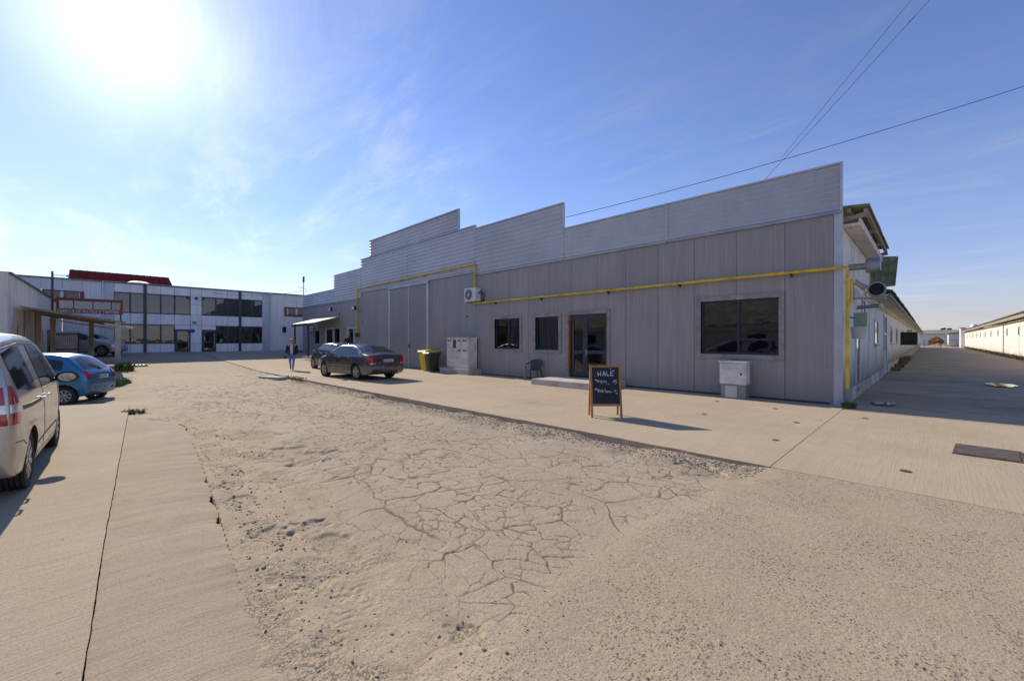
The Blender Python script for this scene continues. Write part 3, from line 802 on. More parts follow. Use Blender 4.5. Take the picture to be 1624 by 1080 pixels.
b = MB(); b.box(-4.9, -3.1, FY + 1.6, FY + 1.7, 0.9, 1.5).box(-3.4, -3.15, FY + .35, FY + .6, 1.22, 1.45); b.build('desk', M['greysheet'], w2)
# glazed double door
x0, x1, z0, z1 = door_r
b = MB(); p = 0.035
b.box(x0, x1, FY - p, FY - .002, z1 - .12, z1); b.box(x0, x0 + .10, FY - p, FY - .002, z0 - .06, z1 - .12); b.box(x1 - .12, x1, FY - p, FY - .002, z0 - .06, z1 - .12)
b.box(x1 - .125, x1 - .112, FY - p + .003, FY + .15, z0, z1 - .12); b.box(x0 + .1, x1 - .12, FY - p + .003, FY + .15, z1 - .122, z1 - .11)
dr = b.build('door', M['trim'], wh)
MB().box(x0 + .10, x0 + .145, FY - .02, FY + .10, z0, z1 - .34).box(x0 + .10, x0 + .20, FY - .022, FY + .1, z1 - .335, z1 - .14).build('foam_filler', M['orange'], dr)
xs_ = [x0 + .20, -9.285, x1 - .13]
for li, (a, c) in enumerate(zip(xs_[:-1], xs_[1:])):
    lf = MB(); t = .105
    hs = [(a + t, c - t, .21 + .22, 1.12), (a + t, c - t, 1.24, z1 - .26)]
    for q in rect_minus((a + .004, c - .004, .222, z1 - .13), hs): lf.box(q[0], q[1], FY + .05, FY + .11, q[2], q[3])
    l = lf.build('leaf', M['anthracite'], dr)
    for q in hs: MB().box(q[0] - .01, q[1] + .01, FY + .075, FY + .083, q[2] - .01, q[3] + .01).build('pane', M['glass'], dr)
    if li == 1:
        MB().tube([(a + .05, FY + .05, 1.18), (a + .05, FY, 1.18), (a + .17, FY, 1.18)], .012, 8).box(a + .03, a + .07, FY + .035, FY + .049, 1.05, 1.28).build('handle', M['steel'], dr)
b = MB(); b.add([(x0 - .3, FY + .17, .0), (x1 + .3, FY + .17, .0), (x1 + .3, FY + .17, 3), (x0 - .3, FY + .17, 3), (x0 - .3, FY + 3, .0), (x1 + .3, FY + 3, .0), (x1 + .3, FY + 3, 3), (x0 - .3, FY + 3, 3)],
      [(4, 5, 6, 7), (0, 4, 7, 3), (1, 2, 6, 5), (0, 1, 5, 4), (3, 7, 6, 2)])
b.build('room', M['interior'], dr)
# sliding gate: two leaves between light posts
gx0, gxm, gx1 = -24.0, on_y(650, FY), -19.75
gate = MB().box(gx0 - .1, gx1 + .1, FY - .13, FY - .03, 4.80, 4.93).build('gate_rail', M['steel'], wh)
for a, c in ((gx0 + .10, gxm - .03), (gxm + .03, gx1 - .10)):
    MB().box(a, c, FY - .085, FY - .012, 0.03, 4.78).build('gate_leaf', M['gatepanel'], wh)
for xx, ww in ((gx0, .10), (gxm, .035), (gx1, .09)):
    MB().box(xx - ww, xx + ww, FY - .10, FY - .004, -.05, 4.795).build('gate_post', M['flashing'], wh)
MB().box(gxm + .06, gxm + .1, FY - .14, FY - .086, 1.2, 1.4).build('gate_handle', M['dark_metal'], wh)
# far end openings
for a, c, z0, z1, k in far:
    if k == 'w':
        facade_window(a, c, z0, z1, FY, .07, [], wh, M['offwhite'])
    else:
        b = MB(); b.box(a, a + .09, FY - .03, FY + .1, z0, z1); b.box(c - .09, c, FY - .03, FY + .1, z0, z1); b.box(a + .09, c - .09, FY - .03, FY + .1, z1 - .09, z1)
        d2 = b.build('side_door', M['white'], wh)
        MB().box(a + .1, c - .1, FY + .04, FY + .08, z0, z1 - .1).build('leaf', M['dark_metal'], d2)
        MB().box(a + .22, c - .22, FY + .028, FY + .038, 1.1, z1 - .25).build('pane', M['glass'], d2)
# small fittings on the wall that belong to it
for px, py in ((741, 502), (575, 511)):
    xx = on_y(px, FY); zz_ = zpx(py, xx, FY)
    MB().lathe([(0.001, -.03), (.05, -.03), (.05, .02)], 10, Matrix.Translation((xx, FY, zz_))).build('vent_cap', M['black'], wh)

# --- side of the building along the alley
SX = XR
sw = wh
for i, ya in enumerate(np.arange(13.30, 58, 1.2)):
    top = 4.46 if ya < 19.6 else 3.36
    MB().box(SX - .14, SX - .004 * (i % 2), ya, ya + 1.192, -.1, top).build('side_panel', M['barnwall'], sw)
MB().box(SX - .14, SX, 59.0, 136, -.1, 3.36).build('side_wall', M['barnwall'], sw)
def corr(x0, z0, x1, z1, ya, yb, pitch, amp, th=.03):
    """corrugated sheet falling from (x0,z0) to (x1,z1), waves along Y"""
    n = max(2, int((yb - ya) / pitch * 8)); v = []
    for k in range(n + 1):
        y = ya + (yb - ya) * k / n; dz = amp * math.cos(2 * math.pi * (y - ya) / pitch)
        v += [(x0, y, z0 + dz), (x1, y, z1 + dz), (x1, y, z1 + dz - th), (x0, y, z0 + dz - th)]
    f = []
    for k in range(n):
        for j in range(4):
            f.append((k * 4 + j, k * 4 + (j + 1) % 4, k * 4 + 4 + (j + 1) % 4, k * 4 + 4 + j))
    f += [(3, 2, 1, 0), (n * 4, n * 4 + 1, n * 4 + 2, n * 4 + 3)]
    return v, f
for k in range(6):
    b = MB(); b.add(*corr(-2.6, 5.07 + .01 * (k % 2), -1.02 + .01 * random.uniform(-1, 1), 4.93 + .01 * (k % 2), 13.30 + k * 1.15, 13.30 + (k + 1) * 1.15 + .06, .17, .022, .02))
    b.build('roof_sheet', M['eternit'], sw, smooth=True)
for k in range(30):
    b = MB(); b.add(*corr(-7.5, 5.0, -.92 + .012 * random.uniform(-1, 1), 3.42 + .012 * (k % 2), 20.25 + k * 1.15, 20.25 + (k + 1) * 1.15 + .06, .19, .022, .02))
    b.build('roof_sheet', M['eternit'], sw, smooth=True)
b = MB(); b.hexa([(-7.5, 54.9, 4.97), (-.95, 54.9, 3.39), (-.95, 136.5, 3.39), (-7.5, 136.5, 4.97), (-7.5, 54.9, 5.02), (-.95, 54.9, 3.44), (-.95, 136.5, 3.44), (-7.5, 136.5, 5.02)])
b.build('far_roof', M['eternit'], sw)
MB().box(-1.72, -1.20, 13.32, 20.2, 4.47, 4.53).box(-1.235, -1.20, 13.34, 20.2, 4.535, 4.66).build('soffit_board', M['barnwall'], sw)
for xx, z_ in ((-1.10, 4.80), (-1.42, 4.86)):
    MB().box(xx - .035, xx + .035, 13.28, 20.2, z_ - .06, z_ + .04).build('purlin', M['oldwood'], sw)
for k in range(4):
    y = 13.36 + k * 2.2
    MB().bar((-1.72, y, 4.62), (-1.05, y, 4.72), .08, .11).build('rafter_end', M['oldwood'], sw)
MB().box(-1.72, -1.02, 20.3, 137, 3.26, 3.30).build('soffit_board', M['barnwall'], sw)
MB().box(-1.04, -1.0, 20.3, 137, 3.22, 3.34).build('fascia', M['oldwood'], sw)
def side_window(y0, y1, z0, z1, name='window', fr=None):
    b = MB(); t = .07
    for q in rect_minus((y0, y1, z0, z1), [(y0 + t, y1 - t, z0 + t, z1 - t)]): b.box(SX - .05, SX + .035, q[0], q[1], q[2], q[3])
    w = b.build(name, fr or M['offwhite'], sw)
    MB().box(SX - .02, SX + .012, y0 + t, y1 - t, z0 + t, z1 - t).build('pane', M['carglass'], w)
    MB().box(SX - .02, SX + .09, y0 - .06, y1 + .06, z0 - .05, z0 - .004).build('sill', M['oldconc'], w)
for y in (21.6, 31.0, 36.6, 45.8, 55, 64, 73, 82, 91, 100, 110): side_window(y, y + 1.5, 1.45, 2.45)
side_window(15.75, 16.7, 0.22, 1.78, 'hatch_door', M['white'])
side_window(17.4, 18.2, 2.2, 2.95, 'window', M['offwhite'])
b = MB()
for q in rect_minus((26.2, 28.0, .05, 2.85), [(26.3, 27.9, .1, 2.75)]): b.box(SX - .05, SX + .05, q[0], q[1], q[2], q[3])
d3 = b.build('entrance_door', M['white'], sw)
MB().box(SX - .03, SX + .02, 26.3, 27.9, .1, 1.15).build('lower_panel', M['teal'], d3)
MB().box(SX - .03, SX + .015, 26.3, 27.9, 1.16, 2.74).build('pane', M['carglass'], d3)
MB().box(SX + .016, SX + .04, 26.3, 27.9, 1.9, 1.98).box(SX + .016, SX + .04, 27.06, 27.13, 1.16, 2.74).build('glazing_bar', M['white'], d3)
MB().box(SX - .02, SX + .055, 13.4, 26.0, -.1, .34).build('plinth', M['oldconc'], sw)
MB().box(SX - .02, SX + .055, 28.2, 136, -.1, .42).build('plinth', M['oldconc'], sw)

# ------------------------------------------------------------------ things fixed to the warehouse
def elbow(pts, r=.08, n=5):
    """polyline with rounded corners"""
    pts = [Vector(p) for p in pts]; out = [pts[0]]
    for a, b, c in zip(pts[:-2], pts[1:-1], pts[2:]):
        u = (a - b).normalized(); w = (c - b).normalized(); k = min(r, (a - b).length * .45, (c - b).length * .45)
        for i in range(n + 1):
            t = i / n; out.append((b + u * k) * (1 - t) ** 2 + b * 2 * t * (1 - t) + (b + w * k) * t ** 2)
    out.append(pts[-1]); return out
PY = FY - .13
gpipe = thing('gas_pipe', 'yellow gas pipe along the grey warehouse front, down at its corner', 'pipe', (-1.45, PY, 0))
MB().tube(elbow([(-15.75, PY, 3.42), (-1.42, PY, 3.42), (-1.42, PY, 0.42)], .1), .040, 10).build('pipe_run', M['yellow'], gpipe, smooth=True)
MB().tube([(-1.42, PY, -.05), (-1.42, PY, .44)], .055, 12).build('ground_sleeve', M['greysheet'], gpipe, smooth=True)
for x in (-14.2, -11.4, -8.2, -5.6, -2.6):
    MB().box(x - .015, x + .015, PY - .04, FY + .0, 3.36, 3.385).box(x - .015, x + .015, PY + .034, FY - .002, 3.30, 3.46).build('bracket', M['dark_metal'], gpipe)
MB().lathe([(.001, -.045), (.05, -.045), (.05, .045), (.001, .045)], 10, Matrix.Translation((-1.42, PY, 2.35)), 'z').build('coupling', M['yellow'], gpipe)
g2 = thing('gas_pipe', 'yellow gas pipe crossing above the big sliding gate to the canopy side', 'pipe', (-20, PY, 0))
MB().tube(elbow([(-15.62, PY, 4.2), (-15.62, PY, 5.34), (-28.5, PY, 5.24), (-28.5, PY, 2.15)], .1), .040, 10).build('pipe_run', M['yellow'], g2, smooth=True)
for x in (-17.5, -20.0, -22.5, -25, -27.5):
    MB().box(x - .015, x + .015, PY - .03, FY - .06, 5.20, 5.235).build('bracket', M['dark_metal'], g2)
g3 = thing('gas_pipe', 'thin yellow gas pipe bending along the whitewashed side wall under the eave', 'pipe', (-1.4, 14, 0))
MB().tube(elbow([(-1.40, PY + .06, 2.42), (-1.36, PY + .10, 2.62), (-1.36, PY + .14, 3.12), (-1.36, 16.6, 3.10), (-1.40, 16.9, 3.02), (-1.40, 136, 3.02)], .12), .028, 8).build('pipe_run', M['yellow'], g3, smooth=True)
rg = thing('gas_regulator', 'small gas regulator box at the foot of the yellow pipe by the far doors', 'regulator', (-28.5, PY, 2))
MB().box(-28.62, -28.36, PY - .12, PY + .1, 1.86, 2.16).build('housing', M['rust'], rg)
MB().tube([(-29.9, PY, 2.55), (-28.55, PY, 2.52)], .06, 10).build('pipe_stub', M['offwhite'], rg, smooth=True)
# gas meter on the alley side
gm = thing('gas_meter', 'white bucket-shaped gas meter with green box beside the yellow pipe', 'gas meter', (-1.3, 14.0, 1.7))
MB().lathe([(.001, 1.66), (.13, 1.66), (.155, 1.92), (.15, 1.98), (.001, 1.98)], 16, Matrix.Translation((-1.30, 14.0, 0)), 'z').build('meter_body', M['offwhite'], gm, smooth=True)
MB().box(-1.40, -1.12, 13.95, 14.2, 1.99, 2.34).build('box', plain('pale_green_box', (.27, .36, .31), .4), gm)
MB().tube([(-1.42, PY, 2.2), (-1.38, 13.9, 2.2)], .02, 8).build('inlet', M['dark_metal'], gm)
# flue with cap
fl = thing('flue_pipe', 'short galvanised flue with wide cap sticking out of the side wall', 'flue', (SX, 14.4, 3.6))
T = Matrix.Translation((0, 14.4, 3.58))
MB().lathe([(.001, SX - .05), (.085, SX - .05), (.085, -1.16), (.001, -1.16)], 18, T, 'x').build('tube', M['steel'], fl, smooth=True)
MB().lathe([(.09, -1.20), (.17, -1.19), (.185, -1.12), (.185, -.95), (.16, -.89), (.001, -.88)], 18, T, 'x').build('cap', M['steel'], fl, smooth=True)
# round fan with dark mouth
vf = thing('wall_fan', 'round grey ventilator with dark mouth below the green sheet', 'ventilator', (SX, 15.5, 3.0))
T = Matrix.Translation((-1.03, 15.4, 3.03))
MB().lathe([(.14, .26), (.165, .2), (.185, -.10), (.21, -.14), (.21, -.17), (.17, -.17), (.15, .18)], 24, T).build('ring', M['steel'], vf, smooth=True)
MB().lathe([(.001, .0), (.155, .0), (.155, .02), (.001, .02)], 24, T).build('mouth', M['black'], vf)
MB().bar((-1.53, 15.4, 2.83), (-.85, 15.4, 2.78), .30, .03).bar((-1.52, 15.3, 3.3), (-1.25, 15.35, 3.1), .1, .12).build('bracket', M['steel'], vf)
# grey horizontal pipe and its prop
gpz = thing('drain_pipe', 'grey plastic pipe jutting from the side wall under the round ventilator', 'pipe', (SX, 16, 2.5))
MB().tube([(SX - .05, 16.2, 2.60), (-.98, 16.2, 2.64)], .055, 12).build('tube', M['greysheet'], gpz, smooth=True)
MB().lathe([(.06, -.02), (.07, 0), (.07, .06), (.001, .06)], 12, Matrix.Translation((-1.02, 16.2, 2.637)), 'x').build('end_cap', M['white'], gpz)
gs = thing('metal_sheet', 'green ribbed metal sheet hanging at the end of the raised eave', 'metal sheet', (-1.2, 20.2, 3.4))
v = []; n = 12
for i in range(n + 1):
    u = i / n; yb = .018 * (1 if i % 3 == 0 else 0)
    v += [(-1.60 + .74 * u, 20.22 - yb, 3.52 + .05 * u), (-1.60 + .82 * u, 20.20 - yb + .05 * u, 4.70 - .08 * u)]
b = MB(); b.add(v, [(2 * i, 2 * i + 2, 2 * i + 3, 2 * i + 1) for i in range(n)])
b.add([(p[0], p[1] + .02, p[2]) for p in v], [(2 * i + 1, 2 * i + 3, 2 * i + 2, 2 * i) for i in range(n)])
b.build('sheet', M['greensheet'], gs)
for k in range(3): MB().box(-1.60, -.84, 20.165, 20.19, 3.72 + .33 * k, 3.745 + .33 * k).build('batten', M['greensheet'], gs)
bx = thing('vent_hood', 'black metal hood box jutting from the long side wall into the alley', 'hood', (SX, 42.8, 1.3))
b = MB()
for q in rect_minus((SX, -.62, 1.28, 2.24), [(SX + .07, -.69, 1.35, 2.17)]): b.box(q[0], q[1], 42.8, 43.7, q[2], q[3])
b.build('casing', M['black'], bx)
MB().box(SX + .07, -.69, 43.3, 43.4, 1.35, 2.17).build('mouth', M['carglass'], bx)
MB().box(-1.2, -.9, 43, 43.2, 2.25, 2.42).build('bracket', M['offwhite'], bx)

# air conditioner on the front
def air_con(x, z, w, h, label, y=FY, s=1.0):
    t = thing('air_conditioner', label, 'air conditioner', (x, y, z))
    y1 = y - .10; y0 = y1 - .32
    MB().box(x, x + w, y0, y1, z, z + h).build('casing', M['white'], t)
    cx, cz = x + w * .40, z + h * .5; r = h * .40
    T = Matrix.Translation((cx, y0 - .012, cz))
    MB().lathe([(.001, 0), (r, 0), (r, .008), (.001, .008)], 24, T).build('fan_opening', M['dark_metal'], t)
    g_ = MB()
    for k in range(1, 5): g_.lathe([(r * k / 4 - .008, -.012), (r * k / 4 + .008, -.012), (r * k / 4 + .008, -.002), (r * k / 4 - .008, -.002)], 20, T, closed=True)
    for k in range(8):
        a = math.pi * k / 4
        g_.bar((cx + .03 * math.cos(a), y0 - .02, cz + .03 * math.sin(a)), (cx + r * math.cos(a), y0 - .02, cz + r * math.sin(a)), .007, .007)
    g_.build('grille', M['offwhite'], t)
    MB().lathe([(.001, -.025), (r * .22, -.022), (r * .22, -.003)], 12, T).build('fan_hub', M['white'], t)
    for xx in (x + .1, x + w - .1): MB().box(xx - .02, xx + .02, y0, y - .003, z - .045, z - .006).build('bracket', M['steel'], t)
    return t
ac = air_con(-16.05, 3.50, .84, .64, 'white air conditioner above the meter cabinets on the warehouse front')
MB().tube([(-15.21, FY - .25, 3.85), (-15.05, FY - .22, 3.95), (-14.95, FY - .12, 3.8), (-15.05, FY - .05, 3.55), (-15.3, FY - .08, 3.44)], .028, 8).build('hose', M['black'], ac)
MB().tube([(-15.95, FY - .3, 3.49), (-16.2, FY - .3, 3.42), (-16.3, FY - .28, 3.26)], .018, 8).build('drain_hose', M['offwhite'], ac)
xa = on_y(492.5, FY); air_con(xa, 2.35, .85, .6, 'white air conditioner under the canopy by the far doors')
# canopy
cp = thing('door_canopy', 'sheet canopy on two steel posts over the far doors of the warehouse', 'canopy', (-34, 11.4, .3))
MB().hexa([(-36.4, 11.25, 2.86), (-31.7, 11.25, 2.86), (-31.7, FY - .01, 3.38), (-36.4, FY - .01, 3.38), (-36.4, 11.25, 2.93), (-31.7, 11.25, 2.93), (-31.7, FY - .01, 3.45), (-36.4, FY - .01, 3.45)]).build('roof_sheet', M['greysheet'], cp)
MB().box(-36.4, -31.7, 11.24, 11.30, 2.72, 2.855).build('beam', M['dark_metal'], cp)
for x in (-35.95, -33.0): MB().box(x - .05, x + .05, 11.30, 11.40, gz1(x, 11) - .02, 2.88).build('post', M['dark_metal'], cp)
st = thing('door_step', 'low concrete platform under the far canopy', 'step', (-34, 11.8, .2))
MB().box(-37.2, -30.6, 11.15, FY - .016, -.1, .42).build('platform', M['conc'], st)
MB().box(-33.6, -30.4, 10.75, 11.145, -.1, .26).build('tread', M['conc'], st)
al = thing('alarm_box', 'red and white alarm box above the far canopy', 'alarm', (-31, FY, 3.3))
xa = on_y(539, FY)
MB().box(xa, xa + .42, FY - .16, FY, 3.40, 3.78).build('casing', M['offwhite'], al)
MB().box(xa + .15, xa + .43, FY - .175, FY - .161, 3.45, 3.74).build('lens', M['red'], al)
def floodlight(px, py, label):
    xx = on_y(px, FY); zz_ = zpx(py, xx, FY)
    t = thing('floodlight', label, 'lamp', (xx, FY, zz_))
    MB().bar((xx, FY, zz_ - .1), (xx, FY - .4, zz_ + .08), .04, .04).build('arm', M['steel'], t)
    MB().box(xx - .17, xx + .17, FY - .55, FY - .38, zz_, zz_ + .26).build('head', M['black'], t)
    MB().box(xx - .15, xx + .15, FY - .564, FY - .552, zz_ + .02, zz_ + .24).build('lens', M['white'], t)
floodlight(534, 494, 'small floodlight over the far canopy of the warehouse')
floodlight(572, 492, 'small floodlight between gas pipe and sliding gate')

# entrance step
es = thing('entrance_step', 'wide concrete step before the glazed double door', 'step', (-9, 12.3, 0))
MB().box(-10.42, -7.52, 11.43, FY - .016, -.1, .205).build('platform', M['conc'], es)

# ------------------------------------------------------------------ office building across the yard
OX = -44.0
ob = thing('office_building', 'two-storey office with pale square panels and dark ribbon windows', 'building', (OX, 5, .7))
def oy(px): return on_x(px, OX)
cols = [181, 206.5, 230, 255, 277, 302, 320, 342.5, 361, 380.5, 399.5, 415.8]
ZR = [0.45, 1.36, 2.90, 3.76, 5.34, 6.02]
def opanel(y0, y1, z0, z1): MB().box(OX - .05, OX, y0 + .012, y1 - .012, z0 + .012, z1 - .012).build('facade_panel', M['comp'], ob)
def owindow(y0, y1, z0, z1, parent, n=1):
    b = MB(); t = .07
    ys = np.linspace(y0, y1, n + 1)
    hs = [(a + t * .7, c - t * .7, z0 + t, z1 - t) for a, c in zip(ys[:-1], ys[1:])]
    for q in rect_minus((y0 + .004, y1 - .004, z0 + .004, z1 - .004), hs): b.box(OX - .07, OX + .02, q[0], q[1], q[2], q[3])
    w = b.build('window', M['anthracite'], parent)
    for q in hs: MB().box(OX - .04, OX - .03, q[0] - .01, q[1] + .01, q[2] - .01, q[3] + .01).build('pane', M['glass'], w)
    return w
Yc = [oy(p) for p in cols]
for i, (a, c) in enumerate(zip(Yc[:-1], Yc[1:])):
    opanel(a, c, ZR[4], ZR[5]); opanel(a, c, ZR[2], ZR[3])
    if i == 5:
        opanel(a, c, ZR[3], ZR[3] + .9); opanel(a, c, ZR[3] + .9, ZR[4]); opanel(a, c, ZR[0], ZR[1]); opanel(a, c, ZR[1], ZR[2])
        continue
    w = owindow(a, c, ZR[3], ZR[4], ob)
    if i < 5: MB().box(OX - .13, OX - .11, a + .08, c - .08, ZR[3] + .06, ZR[3] + (.5 if i != 2 else .62)).build('blind', M['curtain'], w)
    elif i in (6, 7): MB().box(OX - .13, OX - .11, a + .08, c - .08, ZR[3] + .3, ZR[4] - .06).build('blind', M['interior'], w)
    if i in (4, 6):
        b = MB()
        for q in rect_minus((a + .03, c - .03, .62, 2.52), [(a + .17, c - .17, .85, 1.45), (a + .17, c - .17, 1.52, 2.38)]): b.box(OX - .06, OX + .03, q[0], q[1], q[2], q[3])
        dd = b.build('door', M['anthracite'], ob)
        MB().box(OX - .03, OX - .02, a + .15, c - .15, .83, 1.47).build('pane', M['glass'], dd)
        MB().box(OX - .03, OX - .02, a + .15, c - .15, 1.50, 2.40).build('pane', M['glass'], dd)
        MB().tube([(OX + .07, c - .13, 1.0), (OX + .07, c - .13, 2.2)], .018, 8).build('handle', M['offwhite'], dd)
        opanel(a, c, 2.53, ZR[2])
    else:
        w = owindow(a, c, ZR[1], ZR[2], ob); opanel(a, c, ZR[0], ZR[1])
        if i > 6:
            b = MB()
            for q in range(11): b.box(OX - .13, OX - .10, a + .08, c - .08, ZR[1] + .1 + q * .128, ZR[1] + .185 + q * .128)
            b.build('blind', M['offwhite'], w)
MB().box(OX - .30, OX - .20, Yc[0], Yc[-1], .3, 6.1).build('inner_wall', M['interior'], ob)
for px in (230, 380.5): MB().box(OX - .02, OX + .07, oy(px) - .10, oy(px) + .10, .45, 6.12).build('column', M['dark_metal'], ob)
MB().box(OX - 9, OX + .14, Yc[0] - .05, Yc[-1] + .2, 6.04, 6.12).build('roof', M['greysheet'], ob)
MB().box(OX - .1, OX + .25, Yc[0] - .2, Yc[-1] + .6, .0, .55).build('plinth', M['conc'], ob)
MB().box(OX - .06, OX - .002, Yc[0] - .55, Yc[0] - .004, .4, 6.1).build('corner_panel', M['flashing'], ob)
MB().box(OX - .06, OX - .002, Yc[-1] + .004, Yc[-1] + .75, .4, 6.1).build('corner_panel', M['flashing'], ob)
MB().tube([(OX + .08, Yc[0] - .62, .6), (OX + .08, Yc[0] - .62, 6.1)], .05, 8).build('downpipe', M['white'], ob)
MB().tube([(OX + .08, Yc[-1] + .68, .6), (OX + .08, Yc[-1] + .68, 6.1)], .05, 8).build('downpipe', M['white'], ob)
MB().lathe([(.001, 6.42), (.5, 6.38), (.75, 6.25), (.8, 6.12)], 16, Matrix.Translation((OX - 1.5, oy(222), 0)), 'z').build('roof_dome', M['offwhite'], ob, smooth=True)
MB().box(OX + .002, OX + .03, oy(305), oy(312), 3.02, 3.22).build('notice_plate', M['oldwood'], ob)
MB().lathe([(.001, 0), (.17, 0), (.17, .02), (.001, .02)], 14, Matrix.Translation((OX + .002, oy(305.5), 2.42)), 'x').build('round_sign', M['euroblue'], ob)
for q in (-.55, 0, .5): MB().box(OX + .002, OX + .16, oy(311) + q - .1, oy(311) + q + .1, 5.1, 5.26).build('wall_lamp', M['dark_metal'], ob)
# corrugated hall to the right of it
hr = thing('sheet_hall', 'pale sheet-clad hall between the office and the warehouse, red framed window', 'building', (OX, 15, .7))
y = Yc[-1] + .76
while y < 24:
    MB().box(OX - .1, OX - .004, y + .008, y + 1.1, .4, 6.02).build('wall_sheet', M['hallsheet'], hr); y += 1.11
MB().box(OX - 8, OX + .12, Yc[-1] + .21, 24, 6.03, 6.13).build('roof', M['eternit'], hr)
a, c = oy(451), oy(489); b = MB()
for q in rect_minus((a, c, 3.95, 4.85), [(a + .22, c - .22, 4.12, 4.72)]): b.box(OX - .05, OX + .06, q[0], q[1], q[2], q[3])
w = b.build('window', M['red'], hr)
MB().box(OX - .003, OX + .01, a + .22, c - .22, 4.12, 4.72).build('pane', M['carglass'], w)
MB().box(OX, OX + .04, oy(470) - .06, oy(470) + .06, 4.12, 4.72).box(OX, OX + .04, a + .22, a + .32, 4.12, 4.72).build('frame', M['white'], w)
a, c = oy(445), oy(456.5); b = MB()
for q in rect_minus((a, c, 2.25, 3.08), [(a + .14, c - .14, 2.39, 2.94)]): b.box(OX - .05, OX + .05, q[0], q[1], q[2], q[3])
w = b.build('window', M['white'], hr)
MB().box(OX - .003, OX + .01, a + .14, c - .14, 2.39, 2.94).build('pane', M['carglass'], w)
MB().box(OX - .05, OX + .03, oy(475), oy(482), .5, 3.0).build('sheet_door', M['white'], hr)
MB().box(OX - .05, OX + .05, Yc[-1] + .9, 24, .2, .62).build('plinth', M['dark_metal'], hr)
# sheet hall to the left
hl = thing('sheet_hall', 'pale sheet-clad hall left of the office, behind the mattress sign', 'building', (OX, -4, .7))
y = Yc[0] - .68
while y > -9:
    MB().box(OX - .1, OX - .004, y - 1.0, y - .008, .3, 6.02).build('wall_sheet', M['hallsheet'], hl); y -= 1.01
MB().box(OX - 9, OX + .12, -9.5, Yc[0] - .06, 6.03, 6.11).build('roof', M['eternit'], hl)
a, c = oy(68), oy(133.5); b = MB()
for q in rect_minus((a, c, 4.55, 5.22), [(a + .06, c - .22, 4.6, 5.14)]): b.box(OX - .05, OX + .05, q[0], q[1], q[2], q[3])
w = b.build('window', M['red'], hl)
MB().box(OX - .003, OX + .01, a + .06, c - .22, 4.6, 5.14).build('pane', M['carglass'], w)
for p in (98, 128): MB().box(OX + .011, OX + .04, oy(p) - .08, oy(p) + .08, 4.6, 5.14).build('glazing_bar', M['white'], w)
# house behind with a red roof
rh = thing('house', 'house behind the office, only its red sheet roof showing', 'house', (-62, 2, .7))
ya, yb = on_x(109, -60), on_x(271, -60)
MB().box(-68, -56.5, ya + .3, yb - .3, .0, 6.6).build('wall', M['offwhite'], rh)
rf = MB().hexa([(-56, ya, 6.5), (-56, yb, 6.5), (-62, yb, 8.75), (-62, ya, 8.75), (-56, ya, 6.62), (-56, yb, 6.62), (-62, yb, 8.87), (-62, ya, 8.87)]).build('roof', M['redroof'], rh)
MB().hexa([(-68, ya, 6.5), (-68, yb, 6.5), (-62.02, yb, 8.75), (-62.02, ya, 8.75), (-68, ya, 6.62), (-68, yb, 6.62), (-62.02, yb, 8.87), (-62.02, ya, 8.87)]).build('rear_roof', M['redroof'], rh)
k = ya + .2
while k < yb - .1:
    MB().bar((-55.98, k, 6.64), (-61.98, k, 8.89), .05, .05).build('seam', M['redroof'], rf); k += .55
# antenna at the roof edge
an = thing('antenna', 'thin aerial mast with fittings on the roof where hall and warehouse meet', 'antenna', (-43, 14.6, 6))
ax_, ay_ = -42.5, on_x(481.5, -42.5)
MB().tube([(ax_, ay_, 5.2), (ax_, ay_, 7.7)], .035, 8).build('mast', M['dark_metal'], an)
MB().tube([(ax_, ay_, 7.2), (ax_, ay_, 7.75)], .09, 8).build('head', M['dark_metal'], an)
MB().tube([(ax_ - .1, ay_ - .5, 6.75), (ax_, ay_, 6.62), (ax_, ay_ + .35, 6.5), (ax_, ay_ + .1, 6.2)], .02, 6).build('arm', M['dark_metal'], an)

# ------------------------------------------------------------------ concrete building, awning, sign on the left
lb = thing('concrete_building', 'weathered concrete building with flat parapet behind the van', 'building', (-30, -3, 0))
A, B = Vector((-28.3, -2.62, 0)), Vector((-43.6, -1.92, 0))
dv = (B - A).normalized(); nv = Vector((-dv.y, dv.x, 0))
if nv.y > 0: nv = -nv
L_ = (B - A).length; zb = .0; k = 0; u = 0
zt = lambda u: 4.52 - .012 * u
ops = [(1.6, 2.7, 0.2, 2.3), (4.2, 5.3, 0.2, 2.3), (7.4, 9.4, .2, 2.2), (11, 13.2, .2, 2.3)]
while u < L_:
    u2 = min(u + 2.55, L_); b = MB()
    for q in rect_minus((u + .01, u2 - .01, -.2, zt(u)), ops):
        p = [A + dv * a + nv * o for a, o in ((q[0], 0), (q[1], 0), (q[1], .2), (q[0], .2))]
        b.hexa([(r.x, r.y, q[2]) for r in p] + [(r.x, r.y, q[3]) for r in p])
    b.build('wall_panel', M['leftwall'], lb); u = u2
for q in ops:
    p = [A + dv * a + nv * o for a, o in ((q[0], .1), (q[1], .1), (q[1], .16), (q[0], .16))]
    MB().hexa([(r.x, r.y, q[2]) for r in p] + [(r.x, r.y, q[3]) for r in p]).build('door_leaf', M['oldwood'], lb)
p0 = A - dv * .02
MB().box(p0.x - .25, p0.x + .3, -9, -2.64, -.2, 4.55).build('end_wall', M['leftwall'], lb)
p = [A + dv * a + nv * o for a, o in ((-.05, -.08), (L_, -.08), (L_, 6), (-.05, 6))]
MB().hexa([(r.x, r.y, zt(0) - (0.012 * L_ if i in (1, 2) else 0)) for i, r in enumerate(p)] + [(r.x, r.y, zt(0) + .08 - (0.012 * L_ if i in (1, 2) else 0)) for i, r in enumerate(p)]).build('roof_edge', M['dark_metal'], lb)
